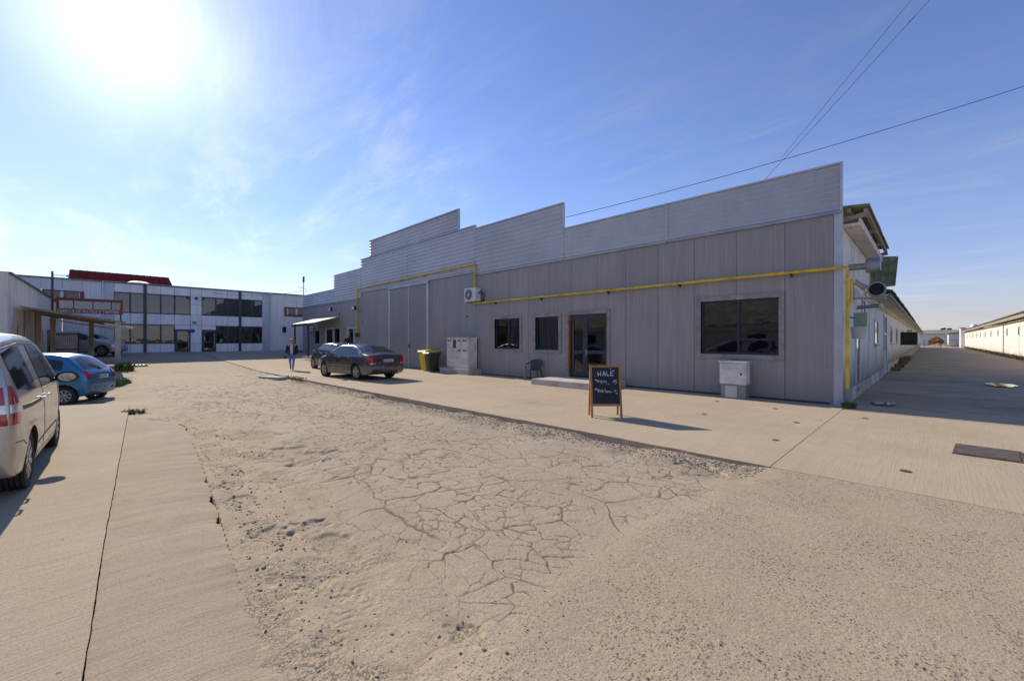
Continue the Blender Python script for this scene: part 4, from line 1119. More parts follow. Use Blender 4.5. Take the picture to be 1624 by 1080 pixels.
for u in (3.4, 6.6): 
    q = A + dv * u - nv * .1
    MB().box(q.x - .12, q.x + .12, q.y - .08, q.y + .12, -.1, 3.1).build('pilaster', M['oldconc'], lb)

aw = thing('awning', 'sagging timber and sheet awning on concrete posts beside the blue hatchback', 'awning', (-33, -.5, 0))
zc = lambda y: 3.20 - (y + 2.4) / 3.5 * .62
for k in range(6):
    x0 = -29.3 - k * 1.22; x1 = x0 - 1.20; dz = -.02 * (k % 2) - .03 * (k == 0)
    MB().hexa([(x0, -2.42, zc(-2.42) + dz), (x1, -2.42, zc(-2.42) + dz), (x1, 1.12, zc(1.12) + dz), (x0, 1.12, zc(1.12) + dz)] + [(x0, -2.42, zc(-2.42) + .035 + dz), (x1, -2.42, zc(-2.42) + .035 + dz), (x1, 1.12, zc(1.12) + .035 + dz), (x0, 1.12, zc(1.12) + .035 + dz)]).build('roof_board', M['oldwood'], aw)
for x in (-29.36, -32.4, -36.4):
    MB().bar((x, -2.3, zc(-2.3) - .055), (x, 1.15, zc(1.15) - .055), .07, .08).build('rafter', M['oldwood'], aw)
lt = plain('pale_timber', (.62, .54, .40), .8, 0, .2, 4)
MB().bar((-36.5, -1.9, zc(-1.9) - .26), (-36.5, .9, zc(.9) - .26), .07, .08).build('batten', lt, aw)
MB().tube([(-29.2, .35, zc(.35) - .27), (-29.2, 1.4, zc(1.4) - .26)], .06, 8).build('pole_end', lt, aw)
for x, y in ((-29.35, .84), (-36.45, -.14), (-36.2, -1.72)):
    MB().box(x - .11, x + .11, y - .11, y + .11, gz1(x, y) - .1, zc(y) - .07).build('post', M['oldconc'], aw)

sg = thing('shop_sign', 'dark red framed sign band with white mattress workshop lettering above the awning', 'sign', (-36.6, 0, 3.3))
sy0, sy1, sz0, sz1 = -1.62, 1.29, 3.28, 4.20
X0 = -36.75
MB().box(X0 - .06, X0 + .06, sy0, sy1, sz1 - .17, sz1).build('top_rail', M['red'], sg)
MB().box(X0 - .06, X0 + .06, sy0, sy1, sz0, sz0 + .27).build('text_band', M['red'], sg)
for y, w_ in ((sy0, .12), (sy1 - .13, .13)): MB().box(X0 - .058, X0 + .058, y, y + w_, sz0 + .27, sz1 - .17).build('end_post', M['red'], sg)
for y in (sy0 + .72, sy0 + 1.55, sy0 + 2.38): MB().box(X0 - .03, X0 + .03, y - .025, y + .025, sz0 + .27, sz1 - .17).build('divider', M['dark_metal'], sg)
for a, c in zip((sy0 + .12, sy0 + .745, sy0 + 1.575, sy0 + 2.405), (sy0 + .695, sy0 + 1.525, sy0 + 2.355, sy1 - .13)):
    MB().box(X0 - .006, X0 + .006, a, c, sz0 + .27, sz1 - .17).build('pane', M['glass'], sg)
def text_mesh(body, size, m, name, parent, loc, rot, sx=1.0, depth_=.004, align='LEFT'):
    cu = bpy.data.curves.new(name, 'FONT'); cu.body = body; cu.size = size; cu.extrude = depth_; cu.align_x = align
    cu.resolution_u = 2; cu.offset = 0.006 * size
    o = bpy.data.objects.new(name, cu); COL.objects.link(o)
    dg = bpy.context.evaluated_depsgraph_get()
    me = bpy.data.meshes.new_from_object(o.evaluated_get(dg))
    COL.objects.unlink(o); bpy.data.objects.remove(o)
    me.transform(Matrix.Translation(loc) @ rot @ Matrix.Diagonal((sx, 1, 1, 1)))
    me.materials.clear(); setmat(me, m)
    return me
rt = Matrix(((0, 0, 1, 0), (1, 0, 0, 0), (0, 1, 0, 0), (0, 0, 0, 1)))
link('lettering', text_mesh('FABRICA DE SALTELE SI TAPITERII', .235, M['white'], 'lettering', sg, (X0 + .066, sy0 + .06, sz0 + .05), rt, .76), sg)
for y_, z_ in ((sy0 + .06, 2.9), (sy1 - .1, 2.45)): MB().tube([(X0, y_, z_), (X0, y_, sz0)], .04, 8).build('support', M['dark_metal'], sg)
up = thing('utility_pole', 'thin dark pole with a small lamp arm beside the red sign', 'pole', (-36.9, -1.75, .3))
MB().tube([(-36.95, -1.78, .2), (-36.95, -1.78, 5.75)], [.07, .05], 10).build('pole', M['rust'], up)
MB().tube([(-36.95, -1.78, 5.5), (-36.9, -1.2, 5.55)], .025, 6).lathe([(.001, -.06), (.08, -.05), (.05, .06), (.001, .06)], 8, Matrix.Translation((-36.9, -1.15, 5.52)), 'z').build('lamp_arm', M['offwhite'], up)
# sheet gate
gt = thing('sheet_gate', 'pale corrugated sheet gate in a steel frame near the silver car', 'gate', (-38, -1.2, .3))
ga, gb = on_x(87, -38.5), on_x(123.5, -38.5); zb_ = gz1(-38.5, -1) + .08
n = int((gb - ga) / .09); 
for k in range(n):
    y = ga + (gb - ga) * k / n
    MB().box(-38.52 - .02 * (k % 2), -38.50, y, y + (gb - ga) / n - .012, zb_ + .05, zb_ + 1.55).build('slat', M['offwhite'], gt)
for z in (zb_ + .05, zb_ + .5, zb_ + 1.45): MB().box(-38.47, -38.43, ga, gb, z, z + .06).build('rail', M['dark_metal'], gt)
for y in (ga - .04, gb): MB().box(-38.55, -38.45, y, y + .06, zb_ - .15, zb_ + 1.62).build('gate_post', M['dark_metal'], gt)

# ------------------------------------------------------------------ long barn across the alley
BXX = 5.85
br = thing('long_barn', 'long white barn with low tiled roof across the alley', 'barn', (BXX, 90, 0))
y = 30.0
while y < 142:
    MB().box(BXX + .01 * (int(y / 6) % 2), BXX + .25, y + .01, y + 5.99, -.2, 3.5).build('wall_panel', M['rbarnwall'], br); y += 6
MB().box(BXX + .26, BXX + 9, 30, 142, -.1, 3.3).build('core_wall', M['rbarnwall'], br)
b = MB(); b.add(*corr(BXX + 5.2, 5.3, BXX - .55, 3.98, 29.5, 142.6, .9, .03, .08)); b.build('roof', plain('old_dark_roof', (.13, .11, .095), .9, 0, .4, 1.2, .02, 6), br, smooth=True)
MB().box(BXX - .42, BXX - .02, 29.6, 142.5, 3.60, 3.66).box(BXX - .45, BXX - .42, 29.6, 142.5, 3.56, 3.86).build('eave_board', M['oldwood'], br)
MB().tube([(BXX - .12, 29.8, 3.40), (BXX - .12, 142, 3.40)], .045, 8).build('eave_pipe', M['yellow'], br)
for yy in np.arange(60, 140, 8.2):
    w = MB().box(BXX - .03, BXX + .02, yy, yy + .7, 2.1, 2.95).build('window', M['white'], br)
    MB().box(BXX - .045, BXX - .031, yy + .08, yy + .62, 2.17, 2.88).build('pane', M['carglass'], br if False else w)
MB().box(BXX - .05, BXX, 71.6, 71.8, .2, 3.3).build('downpipe', M['oldwood'], br)
MB().box(BXX - .2, BXX + .02, 30, 142.2, -.2, .26).build('plinth', M['oldconc'], br)
# far end of the alley
ys_ = 150
sh = thing('shed', 'white shed with dark roof beyond the alley gate', 'shed', (1, 156, 0))
MB().box(3.5, 6.9, 156, 166, -.2, 3.3).build('wall', M['rbarnwall'], sh)
MB().hexa([(3.2, 155.6, 3.3), (7.1, 155.6, 3.8), (7.1, 166.4, 3.8), (3.2, 166.4, 3.3), (3.2, 155.6, 3.5), (7.1, 155.6, 4.0), (7.1, 166.4, 4.0), (3.2, 166.4, 3.5)]).build('roof', M['eternit'], sh)
s2 = thing('shed', 'blue-grey block at the end of the white barn', 'shed', (5, 147, 0))
MB().box(5.2, 5.95, 144.2, 150, -.2, 4.5).build('wall', M['hallsheet'], s2)
MB().box(5.1, 6.1, 144, 150.2, 4.5, 4.65).build('roof', M['eternit'], s2)
wt = thing('water_tank', 'white and red tank on the barn roofs far off', 'tank', (12, 190, 0))
MB().lathe([(.001, 4.6), (.65, 4.6), (.75, 5.0), (.75, 6.3), (.5, 6.6), (.001, 6.7)], 16, Matrix.Translation((9.6, 190, 0)), 'z').build('vessel', M['white'], wt, smooth=True)
MB().box(10.5, 11.6, 189.4, 190.6, 5.0, 6.3).build('red_vessel', M['redroof'], wt)
for a, c in ((-.5, -.5), (.5, -.5), (.5, .5), (-.5, .5)): MB().tube([(9.6 + a, 190 + c, -.5), (9.6 + a, 190 + c, 4.8)], .15, 6).build('leg', M['dark_metal'], wt)
s3 = thing('farmhouse', 'low grey building on the skyline at the end of the alley', 'building', (-8, 200, 0))
MB().box(-12, 8, 205, 214, -.2, 4.0).build('wall', M['hallsheet'], s3)
MB().hexa([(-13, 204, 4.0), (9, 204, 4.0), (9, 215, 4.0), (-13, 215, 4.0), (-13, 209, 5.3), (9, 209, 5.3), (9, 210, 5.3), (-13, 210, 5.3)]).build('roof', M['eternit'], s3)
fe = thing('gate_fence', 'low tube gate closing the far end of the alley', 'gate', (1, 141, 0))
for x in (-.9, 1.9, 4.5): MB().tube([(x, 141, -.1), (x, 141, 1.9)], .07, 6).build('post', M['rust'], fe)
for z in (.5, 1.1, 1.7): MB().tube([(-.9, 141, z), (4.5, 141, z)], .04, 6).build('rail', M['greysheet'], fe)

# ------------------------------------------------------------------ barn behind the viewer (seen mirrored in the warehouse windows)
bb = thing('low_barn', 'long low white barn opposite the warehouse, mirrored in its windows', 'barn', (-5, -16, 0))
y = -50.0
while y < 24:
    MB().box(y + .01, y + 5.99, -16.3, -16.0, -.4, 2.75).build('wall_panel', M['rbarnwall'], bb)
    w = MB().box(y + 2.2, y + 3.6, -16.0, -15.96, 1.2, 2.2).build('window', M['dark_metal'], bb); y += 6
MB().hexa([(-50.5, -15.4, 2.95), (28.5, -15.4, 2.95), (28.5, -23, 6.9), (-50.5, -23, 6.9), (-50.5, -15.4, 3.1), (28.5, -15.4, 3.1), (28.5, -23, 7.05), (-50.5, -23, 7.05)]).build('roof', M['eternit'], bb)
MB().box(-50.4, 28.4, -15.5, -15.42, 2.62, 2.94).build('fascia', M['white'], bb)
MB().box(-50.3, -50.0, -23, -16.31, -.4, 3.2).build('end_wall', M['rbarnwall'], bb)
# ------------------------------------------------------------------ cars
def pchip(xp, yp, x):
    xp, yp = np.asarray(xp, float), np.asarray(yp, float)
    h = np.diff(xp); dl = np.diff(yp) / h; m = np.zeros_like(xp)
    m[0], m[-1] = dl[0], dl[-1]
    for i in range(1, len(xp) - 1):
        if dl[i - 1] * dl[i] > 0:
            w1, w2 = 2 * h[i] + h[i - 1], h[i] + 2 * h[i - 1]
            m[i] = (w1 + w2) / (w1 / dl[i - 1] + w2 / dl[i])
    i = np.clip(np.searchsorted(xp, x) - 1, 0, len(h) - 1)
    t = (x - xp[i]) / h[i]
    return (2*t**3-3*t**2+1)*yp[i] + (t**3-2*t**2+t)*h[i]*m[i] + (-2*t**3+3*t**2)*yp[i+1] + (t**3-t**2)*h[i]*m[i+1]
class Car:
    """local space: +x forward, +y left, z up from the road"""
    def __init__(s, name, label, cat_loc, rotz, paint, sp):
        s.root = thing(name, label, 'car', cat_loc, rotz); s.sp = sp; s.paint = paint
        W, wb, Rw, xf = sp['W'], sp['wb'], sp['R'], sp['xf']
        s.axles = (xf, xf - wb); s.tw = sp.get('tw', .2); s.ty = W / 2 - .03
        tx, tz = zip(*sp['top']); bx, bz = zip(*sp['bot']); px, pf = zip(*sp['plan']); qz, qf = zip(*sp['tumble'])
        X0, X1 = tx[0], tx[-1]
        fine = np.linspace(X0, X1, 900); tzf = pchip(tx, tz, fine)
        al = np.concatenate([[0], np.cumsum(np.hypot(np.diff(fine), np.diff(tzf)))])
        xs = np.interp(np.linspace(0, al[-1], 92), al, fine)
        V, F = [], []
        for x in xs:
            zt, zb, P = float(pchip(tx, tz, x)), float(pchip(bx, bz, x)), W / 2 * float(pchip(px, pf, x))
            yw = lambda z: P * float(np.interp(z, qz, qf))
            r = min(sp.get('r', .09), .42 * (zt - zb), .4 * P); rb = min(.05, .3 * (zt - zb))
            half = [(0, zb), (yw(zb) * .6, zb)]
            for k in range(4):
                a = math.pi / 2 * k / 3; half.append((yw(zb + rb) - rb + rb * math.sin(a), zb + rb - rb * math.cos(a)))
            for k in range(1, 16):
                z = zb + rb + (zt - r - zb - rb) * k / 16; half.append((yw(z), z))
            for k in range(6):
                a = math.pi / 2 * k / 5; half.append((yw(zt - r) - r + r * math.cos(a), zt - r + r * math.sin(a)))
            ye = yw(zt - r) - r; cr = .045 * min(1, ye / .5)
            for k in range(1, 7):
                y = ye * (1 - k / 6); half.append((y, zt + cr * (1 - (y / max(ye, 1e-3)) ** 2)))
            loop = half + [(-y, z) for y, z in half[-2:0:-1]]
            V += [(x, y, z) for y, z in loop]
        n = len(loop)
        for i in range(len(xs) - 1):
            for k in range(n): F.append((i * n + k, i * n + (k + 1) % n, (i + 1) * n + (k + 1) % n, (i + 1) * n + k))
        F += [tuple(range(n)), tuple(range((len(xs) - 1) * n, len(xs) * n))[::-1]]
        b = MB(True); b.add(V, F); me = b.mesh('body', [paint, M['black']], smooth='all')
        bm = bmesh.new(); bm.from_mesh(me); s.bvh = BVHTree.FromBMesh(bm); bm.free()
        tmp = bpy.data.objects.new('tmp', me); COL.objects.link(tmp)
        cut = MB(True); s.Rc = Rw + sp.get('gap', .055)
        for ax in s.axles:
            for sg_ in (-1, 1):
                cut.lathe([(.0005, 0), (s.Rc, 0), (s.Rc, .5), (.0005, .5)], 40, Matrix.Translation((ax, sg_ * (s.ty - .26) - (.5 if sg_ < 0 else 0), Rw)))
        co = cut.build('cut', M['black'])
        md = tmp.modifiers.new('b', 'BOOLEAN'); md.object = co; md.operation = 'DIFFERENCE'; md.solver = 'EXACT'
        dg = bpy.context.evaluated_depsgraph_get()
        me2 = bpy.data.meshes.new_from_object(tmp.evaluated_get(dg))
        bpy.data.objects.remove(tmp); bpy.data.objects.remove(co)
        me2.materials.clear(); setmat(me2, [paint, M['black']])
        vv = np.array([v.co[:] for v in me2.vertices]); mi = []
        for p in me2.polygons:
            q = vv[list(p.vertices)]; arch = False
            for ax in s.axles:
                d = np.hypot(q[:, 0] - ax, q[:, 2] - Rw)
                if (d < s.Rc + .003).all(): arch = True
            mi.append(1 if arch or q[:, 2].max() < .24 else 0)
        me2.polygons.foreach_set('material_index', mi)
        me2.polygons.foreach_set('use_smooth', [True] * len(me2.polygons)); me2.set_sharp_from_angle(angle=R(38))
        s.body = link('body', me2, s.root, False)
        s.wheels()
    def cast(s, o, d, off):
        h = s.bvh.ray_cast(Vector(o), Vector(d))
        return (h[0] - Vector(d) * off) if h[0] is not None else None
    def patch(s, name, m, quads, parent=None, off=.005, nu=14, nv=8):
        """quads: list of (mode, sign, topline, bottomline); mode side: (x,z) | rear/front: (y,z) | top: (x,y)"""
        b = MB(True)
        for mode, sgn, top, bot in quads:
            def res(l):
                l = np.array(l, float); a = np.concatenate([[0], np.cumsum(np.hypot(*np.diff(l, axis=0).T))]); t = np.linspace(0, a[-1], nu)
                return np.stack([np.interp(t, a, l[:, 0]), np.interp(t, a, l[:, 1])], -1)
            T_, B_ = res(top), res(bot); pts = {}
            for j in range(nv):
                for i in range(nu):
                    u, w = T_[i] * (1 - j / (nv - 1)) + B_[i] * (j / (nv - 1))
                    if mode == 'side': o, d = (u, 3 * sgn, w), (0, -sgn, 0)
                    elif mode == 'rear': o, d = (-5, u, w), (1, 0, 0)
                    elif mode == 'front': o, d = (5, u, w), (-1, 0, 0)
                    else: o, d = (u, w, 4), (0, 0, -1)
                    p = s.cast(o, d, off)
                    if p is not None: pts[i, j] = p
            keys = list(pts); ix = {k: i for i, k in enumerate(keys)}
            fs = []
            for j in range(nv - 1):
                for i in range(nu - 1):
                    q = [(i, j), (i + 1, j), (i + 1, j + 1), (i, j + 1)]
                    if all(k in ix for k in q): fs.append([ix[k] for k in q])
            dd = {'side': Vector((0, -sgn, 0)), 'rear': Vector((1, 0, 0)), 'front': Vector((-1, 0, 0)), 'top': Vector((0, 0, -1))}[mode]
            vs_ = [pts[k] for k in keys]; n0 = len(vs_)
            cnt = {}
            for f in fs:
                for a, c in zip(f, f[1:] + f[:1]): cnt[tuple(sorted((a, c)))] = cnt.get(tuple(sorted((a, c))), 0) + 1
            vs_ += [p + dd * (off + .012) for p in vs_]
            fs2 = [f for f in fs]
            for (a, c), k in cnt.items():
                if k == 1: fs2.append([a, c, c + n0, a + n0])
            b.add(vs_, fs2)
        return b.build(name, m, parent or s.root, smooth=True)
    def side(s, name, m, top, bot, both=True, **k):
        for sg_ in ((1, -1) if both else (both or 1,)):
            s.patch(name, m, [('side', sg_, top, bot)], **k)
    def strip(s, pts, w=.012, m=None, name='seam', both=True):
        for sg_ in (1, -1):
            q = []
            for a, c in zip(pts[:-1], pts[1:]):
                d = Vector((c[0] - a[0], c[1] - a[1])).normalized(); nx, nz = -d.y * w / 2, d.x * w / 2
                q.append(('side', sg_, [(a[0] + nx, a[1] + nz), (c[0] + nx, c[1] + nz)], [(a[0] - nx, a[1] - nz), (c[0] - nx, c[1] - nz)]))
            s.patch(name, m or M['black'], q, off=.0025, nu=6, nv=2)
    def wheels(s):
        Rw, w = s.sp['R'], s.tw; rim = Rw * s.sp.get('rim', .66)
        b = MB(True)
        gr = []
        for k in range(5):
            y = -w * .40 + w * .8 * k / 4
            gr += [(Rw, y - w * .07), (Rw, y + w * .07)] + ([(Rw - .012, y + w * .075), (Rw - .012, y + w * .125)] if k < 4 else [])
        prof = [(rim - .005, -w * .42), (rim + .02, -w * .48), ((Rw + rim) / 2, -w * .52), (Rw - .03, -w * .48)] + gr + [(Rw - .03, w * .48), ((Rw + rim) / 2, w * .52), (rim + .02, w * .48), (rim - .005, w * .42)]
        b.lathe(prof, 44, closed=True); tyre = b.mesh('tyre', M['rubber'], smooth=True)
        r = MB(True)
        r.lathe([(rim + .004, -w * .44), (rim + .004, w * .44), (rim - .015, w * .45), (rim - .03, w * .36), (rim - .035, -w * .4)], 36, closed=True)
        ns = s.sp.get('spokes', 5)
        for k in range(ns):
            a = 2 * math.pi * k / ns; c, q = math.cos(a), math.sin(a)
            for da in (-.10, .10):
                a1, a2 = a + da * .4, a + da * s.sp.get('splay', 1.6)
                r.bar((.05 * math.cos(a1), w * .36, .05 * math.sin(a1)), ((rim - .01) * math.cos(a2), w * .40, (rim - .01) * math.sin(a2)), s.sp.get('sw', .035), .03, (0, 1, 0))
        r.lathe([(.001, w * .42), (.05, w * .41), (.065, w * .36), (.065, w * .28), (.001, w * .28)], 20)
        r.cur = 1
        r.lathe([(.001, w * .12), (rim - .034, w * .12), (rim - .034, w * .10), (.001, w * .10)], 28)
        rimm = r.mesh('rim', [s.sp.get('rimmat', M['alloy']), M['black']], smooth=True)
        for ax in s.axles:
            for sg_ in (1, -1):
                t = link('wheel', tyre, s.root, False); t.location = (ax, sg_ * (s.ty - w / 2), Rw); t.rotation_euler = (0, random.uniform(0, 6), 0 if sg_ > 0 else math.pi)
                q = link('rim', rimm, t, False)
        MB(True).box(s.axles[1], s.axles[0], -.5, .5, .2, .3).box(s.axles[1] - .04, s.axles[1] + .04, -s.ty + .2, s.ty - .2, Rw - .05, Rw + .03).build('underbody', M['black'], s.root)
    def mirror(s, x, y, z, m=None):
        for sg_ in (1, -1):
            o = MB(True).lathe([(.001, -.10), (.07, -.085), (.105, -.02), (.11, .04), (.095, .055), (.001, .055)], 16, Matrix.Translation((x, sg_ * (y + .13), z)) @ Matrix.Rotation(R(90), 4, 'Z') @ Matrix.Diagonal((1.15, .9, .75, 1))).build('mirror', m or M['black'], s.root, smooth=True)
            MB(True).bar((x + .03, sg_ * (y - .06), z - .03), (x + .01, sg_ * (y + .06), z - .03), .05, .04).build('mirror_stalk', M['black'], o)
            MB(True).lathe([(.001, .056), (.082, .056), (.082, .062), (.001, .062)], 16, Matrix.Translation((x, sg_ * (y + .13), z)) @ Matrix.Rotation(R(90), 4, 'Z') @ Matrix.Diagonal((1.15, 1, .75, 1))).build('mirror_glass', M['mirror'], o)
    def handle(s, x, z):
        for sg_ in (1, -1):
            p = s.cast((x, 3 * sg_, z), (0, -sg_, 0), .0)
            MB(True).tube([(x - .09, p.y + sg_ * .002, z), (x - .07, p.y + sg_ * .035, z), (x + .07, p.y + sg_ * .035, z), (x + .09, p.y + sg_ * .002, z)], .013, 8).build('door_handle', s.paint, s.root, smooth=True)
    def plate(s, z, text, w=.50, h=.11):
        p = s.cast((-5, 0, z), (1, 0, 0), 0); x = p.x - .012
        o = MB(True).box(x - .008, x, -w / 2, w / 2, z - h / 2, z + h / 2).build('number_plate', M['plate'], s.root)
        MB(True).box(x - .011, x - .0085, w / 2 - .045, w / 2 - .004, z - h / 2 + .004, z + h / 2 - .004).build('plate_band', M['euroblue'], o)
        if not text: return
        rot = Matrix(((0, 0, -1, 0), (-1, 0, 0, 0), (0, 1, 0, 0), (0, 0, 0, 1)))
        link('plate_text', text_mesh(text, h * .86, M['platetext'], 'plate_text', o, (x - .0105, 0, z - h * .30), rot, .92, .001, 'CENTER'), o, False)

tum = lambda W_: None
# --- silver-beige van: near, at the left edge
gx, gy_ = gp(43, 772); fx, fy = gp(90, 704)
hd = math.atan2(fy - gy_, fx - gx)
van_sp = dict(W=1.77, wb=2.50, R=.312, xf=1.24, tw=.20, r=.11, spokes=9, splay=.9, sw=.024, rim=.66,
    top=[(-2.08, .60), (-2.055, .98), (-2.00, 1.28), (-1.93, 1.54), (-1.83, 1.645), (-1.6, 1.68), (-.9, 1.70), (-.1, 1.685), (.38, 1.61), (.70, 1.48), (1.05, 1.24), (1.32, 1.08), (1.72, 1.0), (1.98, .84), (2.07, .62), (2.08, .52)],
    bot=[(-2.08, .44), (-2.03, .33), (-1.8, .25), (-1.2, .215), (1.5, .2), (2.0, .26), (2.08, .42)],
    plan=[(-2.08, .86), (-2.05, .93), (-1.97, .965), (-1.7, .985), (-1.0, 1.0), (.9, 1.0), (1.4, .97), (1.8, .88), (2.0, .76), (2.08, .6)],
    tumble=[(.15, .93), (.3, .975), (.5, 1.0), (.75, 1.0), (.95, .985), (1.1, .955), (1.3, .895), (1.5, .835), (1.74, .76)])
ux, uy = math.cos(hd), math.sin(hd)
rx, ry = gx, gy_                                     # rear wheel, its outer face on the +Y side
cx = rx + ux * 1.26 + uy * (van_sp['W'] / 2 - .05); cy = ry + uy * 1.26 - ux * (van_sp['W'] / 2 - .05) * 1.0
cx = rx + ux * 1.26; cy = ry + uy * 1.26
nx, ny = uy, -ux                                      # right-hand side of the heading
if ny < 0: nx, ny = -nx, -ny
cx -= nx * (van_sp['W'] / 2 - .05); cy -= ny * (van_sp['W'] / 2 - .05)
van = Car('parked_van', 'champagne silver compact van with tall red tail lamps parked on the slab', (cx, cy, 0.0), hd, M['p_van'], van_sp)
van.side('side_window', M['carglass'], [(-1.82, 1.50), (-1.3, 1.555), (-.96, 1.56)], [(-1.74, 1.12), (-1.3, 1.07), (-.80, 1.06)])
van.side('side_window', M['carglass'], [(-.52, 1.565), (-.1, 1.54), (.22, 1.49)], [(-.42, 1.055), (.0, 1.045), (.40, 1.04)])
van.side('side_window', M['carglass'], [(.27, 1.485), (.5, 1.40), (.66, 1.31)], [(.44, 1.04), (.7, 1.03), (.98, 1.03)])
van.strip([(-1.86, 1.53), (-.94, 1.585), (.0, 1.57), (.5, 1.43), (1.02, 1.05)], .018)
van.strip([(-.46, 1.58), (-.40, 1.04), (-.44, .62), (-.42, .30)], .010); van.strip([(-.46, 1.02), (1.0, 1.01)], .008)
van.strip([(.98, 1.03), (1.0, .8), (.92, .5), (.80, .29)], .010)
van.strip([(-1.70, .93), (-1.3, .915), (-.55, .91)], .045, M['black'], 'door_rail')
van.strip([(-.86, .42), (-.4, .445), (.1, .455), (.75, .46)], .028, M['black'], 'rub_strip')
van.side('sill_trim', M['alloy'], [(-.82, .31), (0, .30), (.80, .30)], [(-.82, .245), (0, .235), (.80, .235)])
for sg_ in (1, -1):
    van.patch('tail_lamp', M['lamp_red'], [('side', sg_, [(-2.00, 1.15), (-1.95, 1.18), (-1.89, 1.14)], [(-2.03, 1.0), (-1.95, 1.0), (-1.87, 1.0)]), ('rear', sg_, [(sg_ * .77, 1.17), (sg_ * .70, 1.15)], [(sg_ * .79, 1.0), (sg_ * .70, 1.0)])], off=.014)
    van.patch('tail_lamp', M['lamp_clear'], [('side', sg_, [(-2.03, .995), (-1.87, .995)], [(-2.04, .915), (-1.88, .915)]), ('rear', sg_, [(sg_ * .79, .995), (sg_ * .70, .995)], [(sg_ * .80, .915), (sg_ * .70, .915)])], off=.012)
    van.patch('tail_lamp', M['lamp_red'], [('side', sg_, [(-2.04, .91), (-1.88, .91)], [(-2.05, .80), (-1.92, .80)]), ('rear', sg_, [(sg_ * .80, .91), (sg_ * .70, .91)], [(sg_ * .81, .80), (sg_ * .70, .80)])], off=.014)
van.patch('rear_window', M['carglass'], [('rear', 1, [(.56, 1.52), (0, 1.55), (-.56, 1.52)], [(.62, 1.08), (0, 1.06), (-.62, 1.08)])])
van.patch('windscreen', M['carglass'], [('front', 1, [(-.5, 1.58), (0, 1.6), (.5, 1.58)], [(-.66, 1.16), (0, 1.14), (.66, 1.16)])])
van.patch('bumper_seam', M['black'], [('rear', 1, [(.84, .62), (0, .63), (-.84, .62)], [(.84, .608), (0, .618), (-.84, .608)])], off=.003, nv=2)
van.strip([(-2.0, .62), (-1.75, .60), (-1.62, .54)], .010)
van.mirror(.80, .86, 1.08); van.handle(-.24, .93); van.handle(-.62, .93)
van.plate(.78, '')

# --- dark saloon on the apron
ax_, ay_ = gp(565, 602.5); bx_, by_ = gp(519, 597)
hd = math.pi + R(5.5)
sed_sp = dict(W=1.77, wb=2.70, R=.325, xf=1.40, tw=.21, r=.10, spokes=5, splay=1.7, sw=.045,
    top=[(-2.32, .62), (-2.305, .90), (-2.25, 1.00), (-2.05, 1.045), (-1.80, 1.075), (-1.45, 1.215), (-1.05, 1.37), (-.6, 1.435), (-.2, 1.44), (.2, 1.41), (.6, 1.28), (1.0, 1.08), (1.25, .985), (1.7, .90), (2.08, .78), (2.27, .64), (2.32, .52)],
    bot=[(-2.32, .42), (-2.26, .32), (-1.9, .22), (1.9, .19), (2.25, .26), (2.32, .4)],
    plan=[(-2.32, .82), (-2.26, .91), (-2.1, .955), (-1.7, .985), (-.8, 1), (.8, 1), (1.5, .975), (1.95, .88), (2.2, .72), (2.32, .55)],
    tumble=[(.15, .93), (.3, .975), (.55, 1), (.75, .995), (.95, .97), (1.05, .93), (1.2, .845), (1.35, .755), (1.5, .68)])
nx, ny = -math.sin(hd), math.cos(hd)                  # left side
cx = ax_ + math.cos(hd) * 1.30 - nx * (sed_sp['W'] / 2 - .06); cy = ay_ + math.sin(hd) * 1.30 - ny * (sed_sp['W'] / 2 - .06)
sed = Car('parked_saloon', 'dusty dark blue-grey saloon car parked on the apron before the sliding gate', (cx, cy, 0), hd, M['p_dark'], sed_sp)
sed.side('side_window', M['carglass'], [(-.22, 1.38), (.2, 1.345), (.5, 1.24)], [(-.18, 1.0), (.3, .985), (.92, .985)])
sed.side('side_window', M['carglass'], [(-.98, 1.30), (-.6, 1.375), (-.28, 1.38)], [(-1.04, 1.03), (-.6, 1.01), (-.24, 1.0)])
sed.side('side_window', M['carglass'], [(-1.30, 1.175), (-1.15, 1.24), (-1.03, 1.285)], [(-1.42, 1.06), (-1.2, 1.05), (-1.08, 1.035)])
sed.strip([(-1.46, 1.07), (-.9, 1.355), (-.4, 1.415), (.2, 1.375), (.55, 1.25), (.98, .99)], .014, M['alloy'], 'window_trim')
sed.strip([(-.25, 1.0), (-.20, .7), (-.22, .28)], .010); sed.strip([(.95, .97), (.98, .7), (.82, .30)], .010); sed.strip([(-1.1, 1.03), (-1.06, .78), (-.98, .6)], .010)
sed.strip([(-1.0, .52), (.9, .50)], .03, M['black'], 'rub_strip')
sed.patch('rear_window', M['carglass'], [('rear', 1, [(.44, 1.385), (0, 1.41), (-.44, 1.385)], [(.62, 1.10), (0, 1.125), (-.62, 1.10)])])
sed.patch('windscreen', M['carglass'], [('front', 1, [(-.5, 1.36), (0, 1.39), (.5, 1.36)], [(-.66, 1.05), (0, 1.07), (.66, 1.05)])])
for sg_ in (1, -1):
    sed.patch('tail_lamp', M['lamp_red'], [('side', sg_, [(-2.27, .97), (-1.98, 1.0)], [(-2.28, .72), (-2.06, .78)]), ('rear', sg_, [(sg_ * .78, .965), (sg_ * .50, .955)], [(sg_ * .82, .70), (sg_ * .56, .72)])], off=.008)
    sed.patch('tail_lamp', M['lamp_clear'], [('rear', sg_, [(sg_ * .80, .71), (sg_ * .58, .715)], [(sg_ * .81, .66), (sg_ * .60, .67)])], off=.010)
    sed.patch('headlamp', M['lamp_clear'], [('side', sg_, [(1.80, .78), (2.12, .74)], [(1.88, .66), (2.2, .60)])], off=.008)
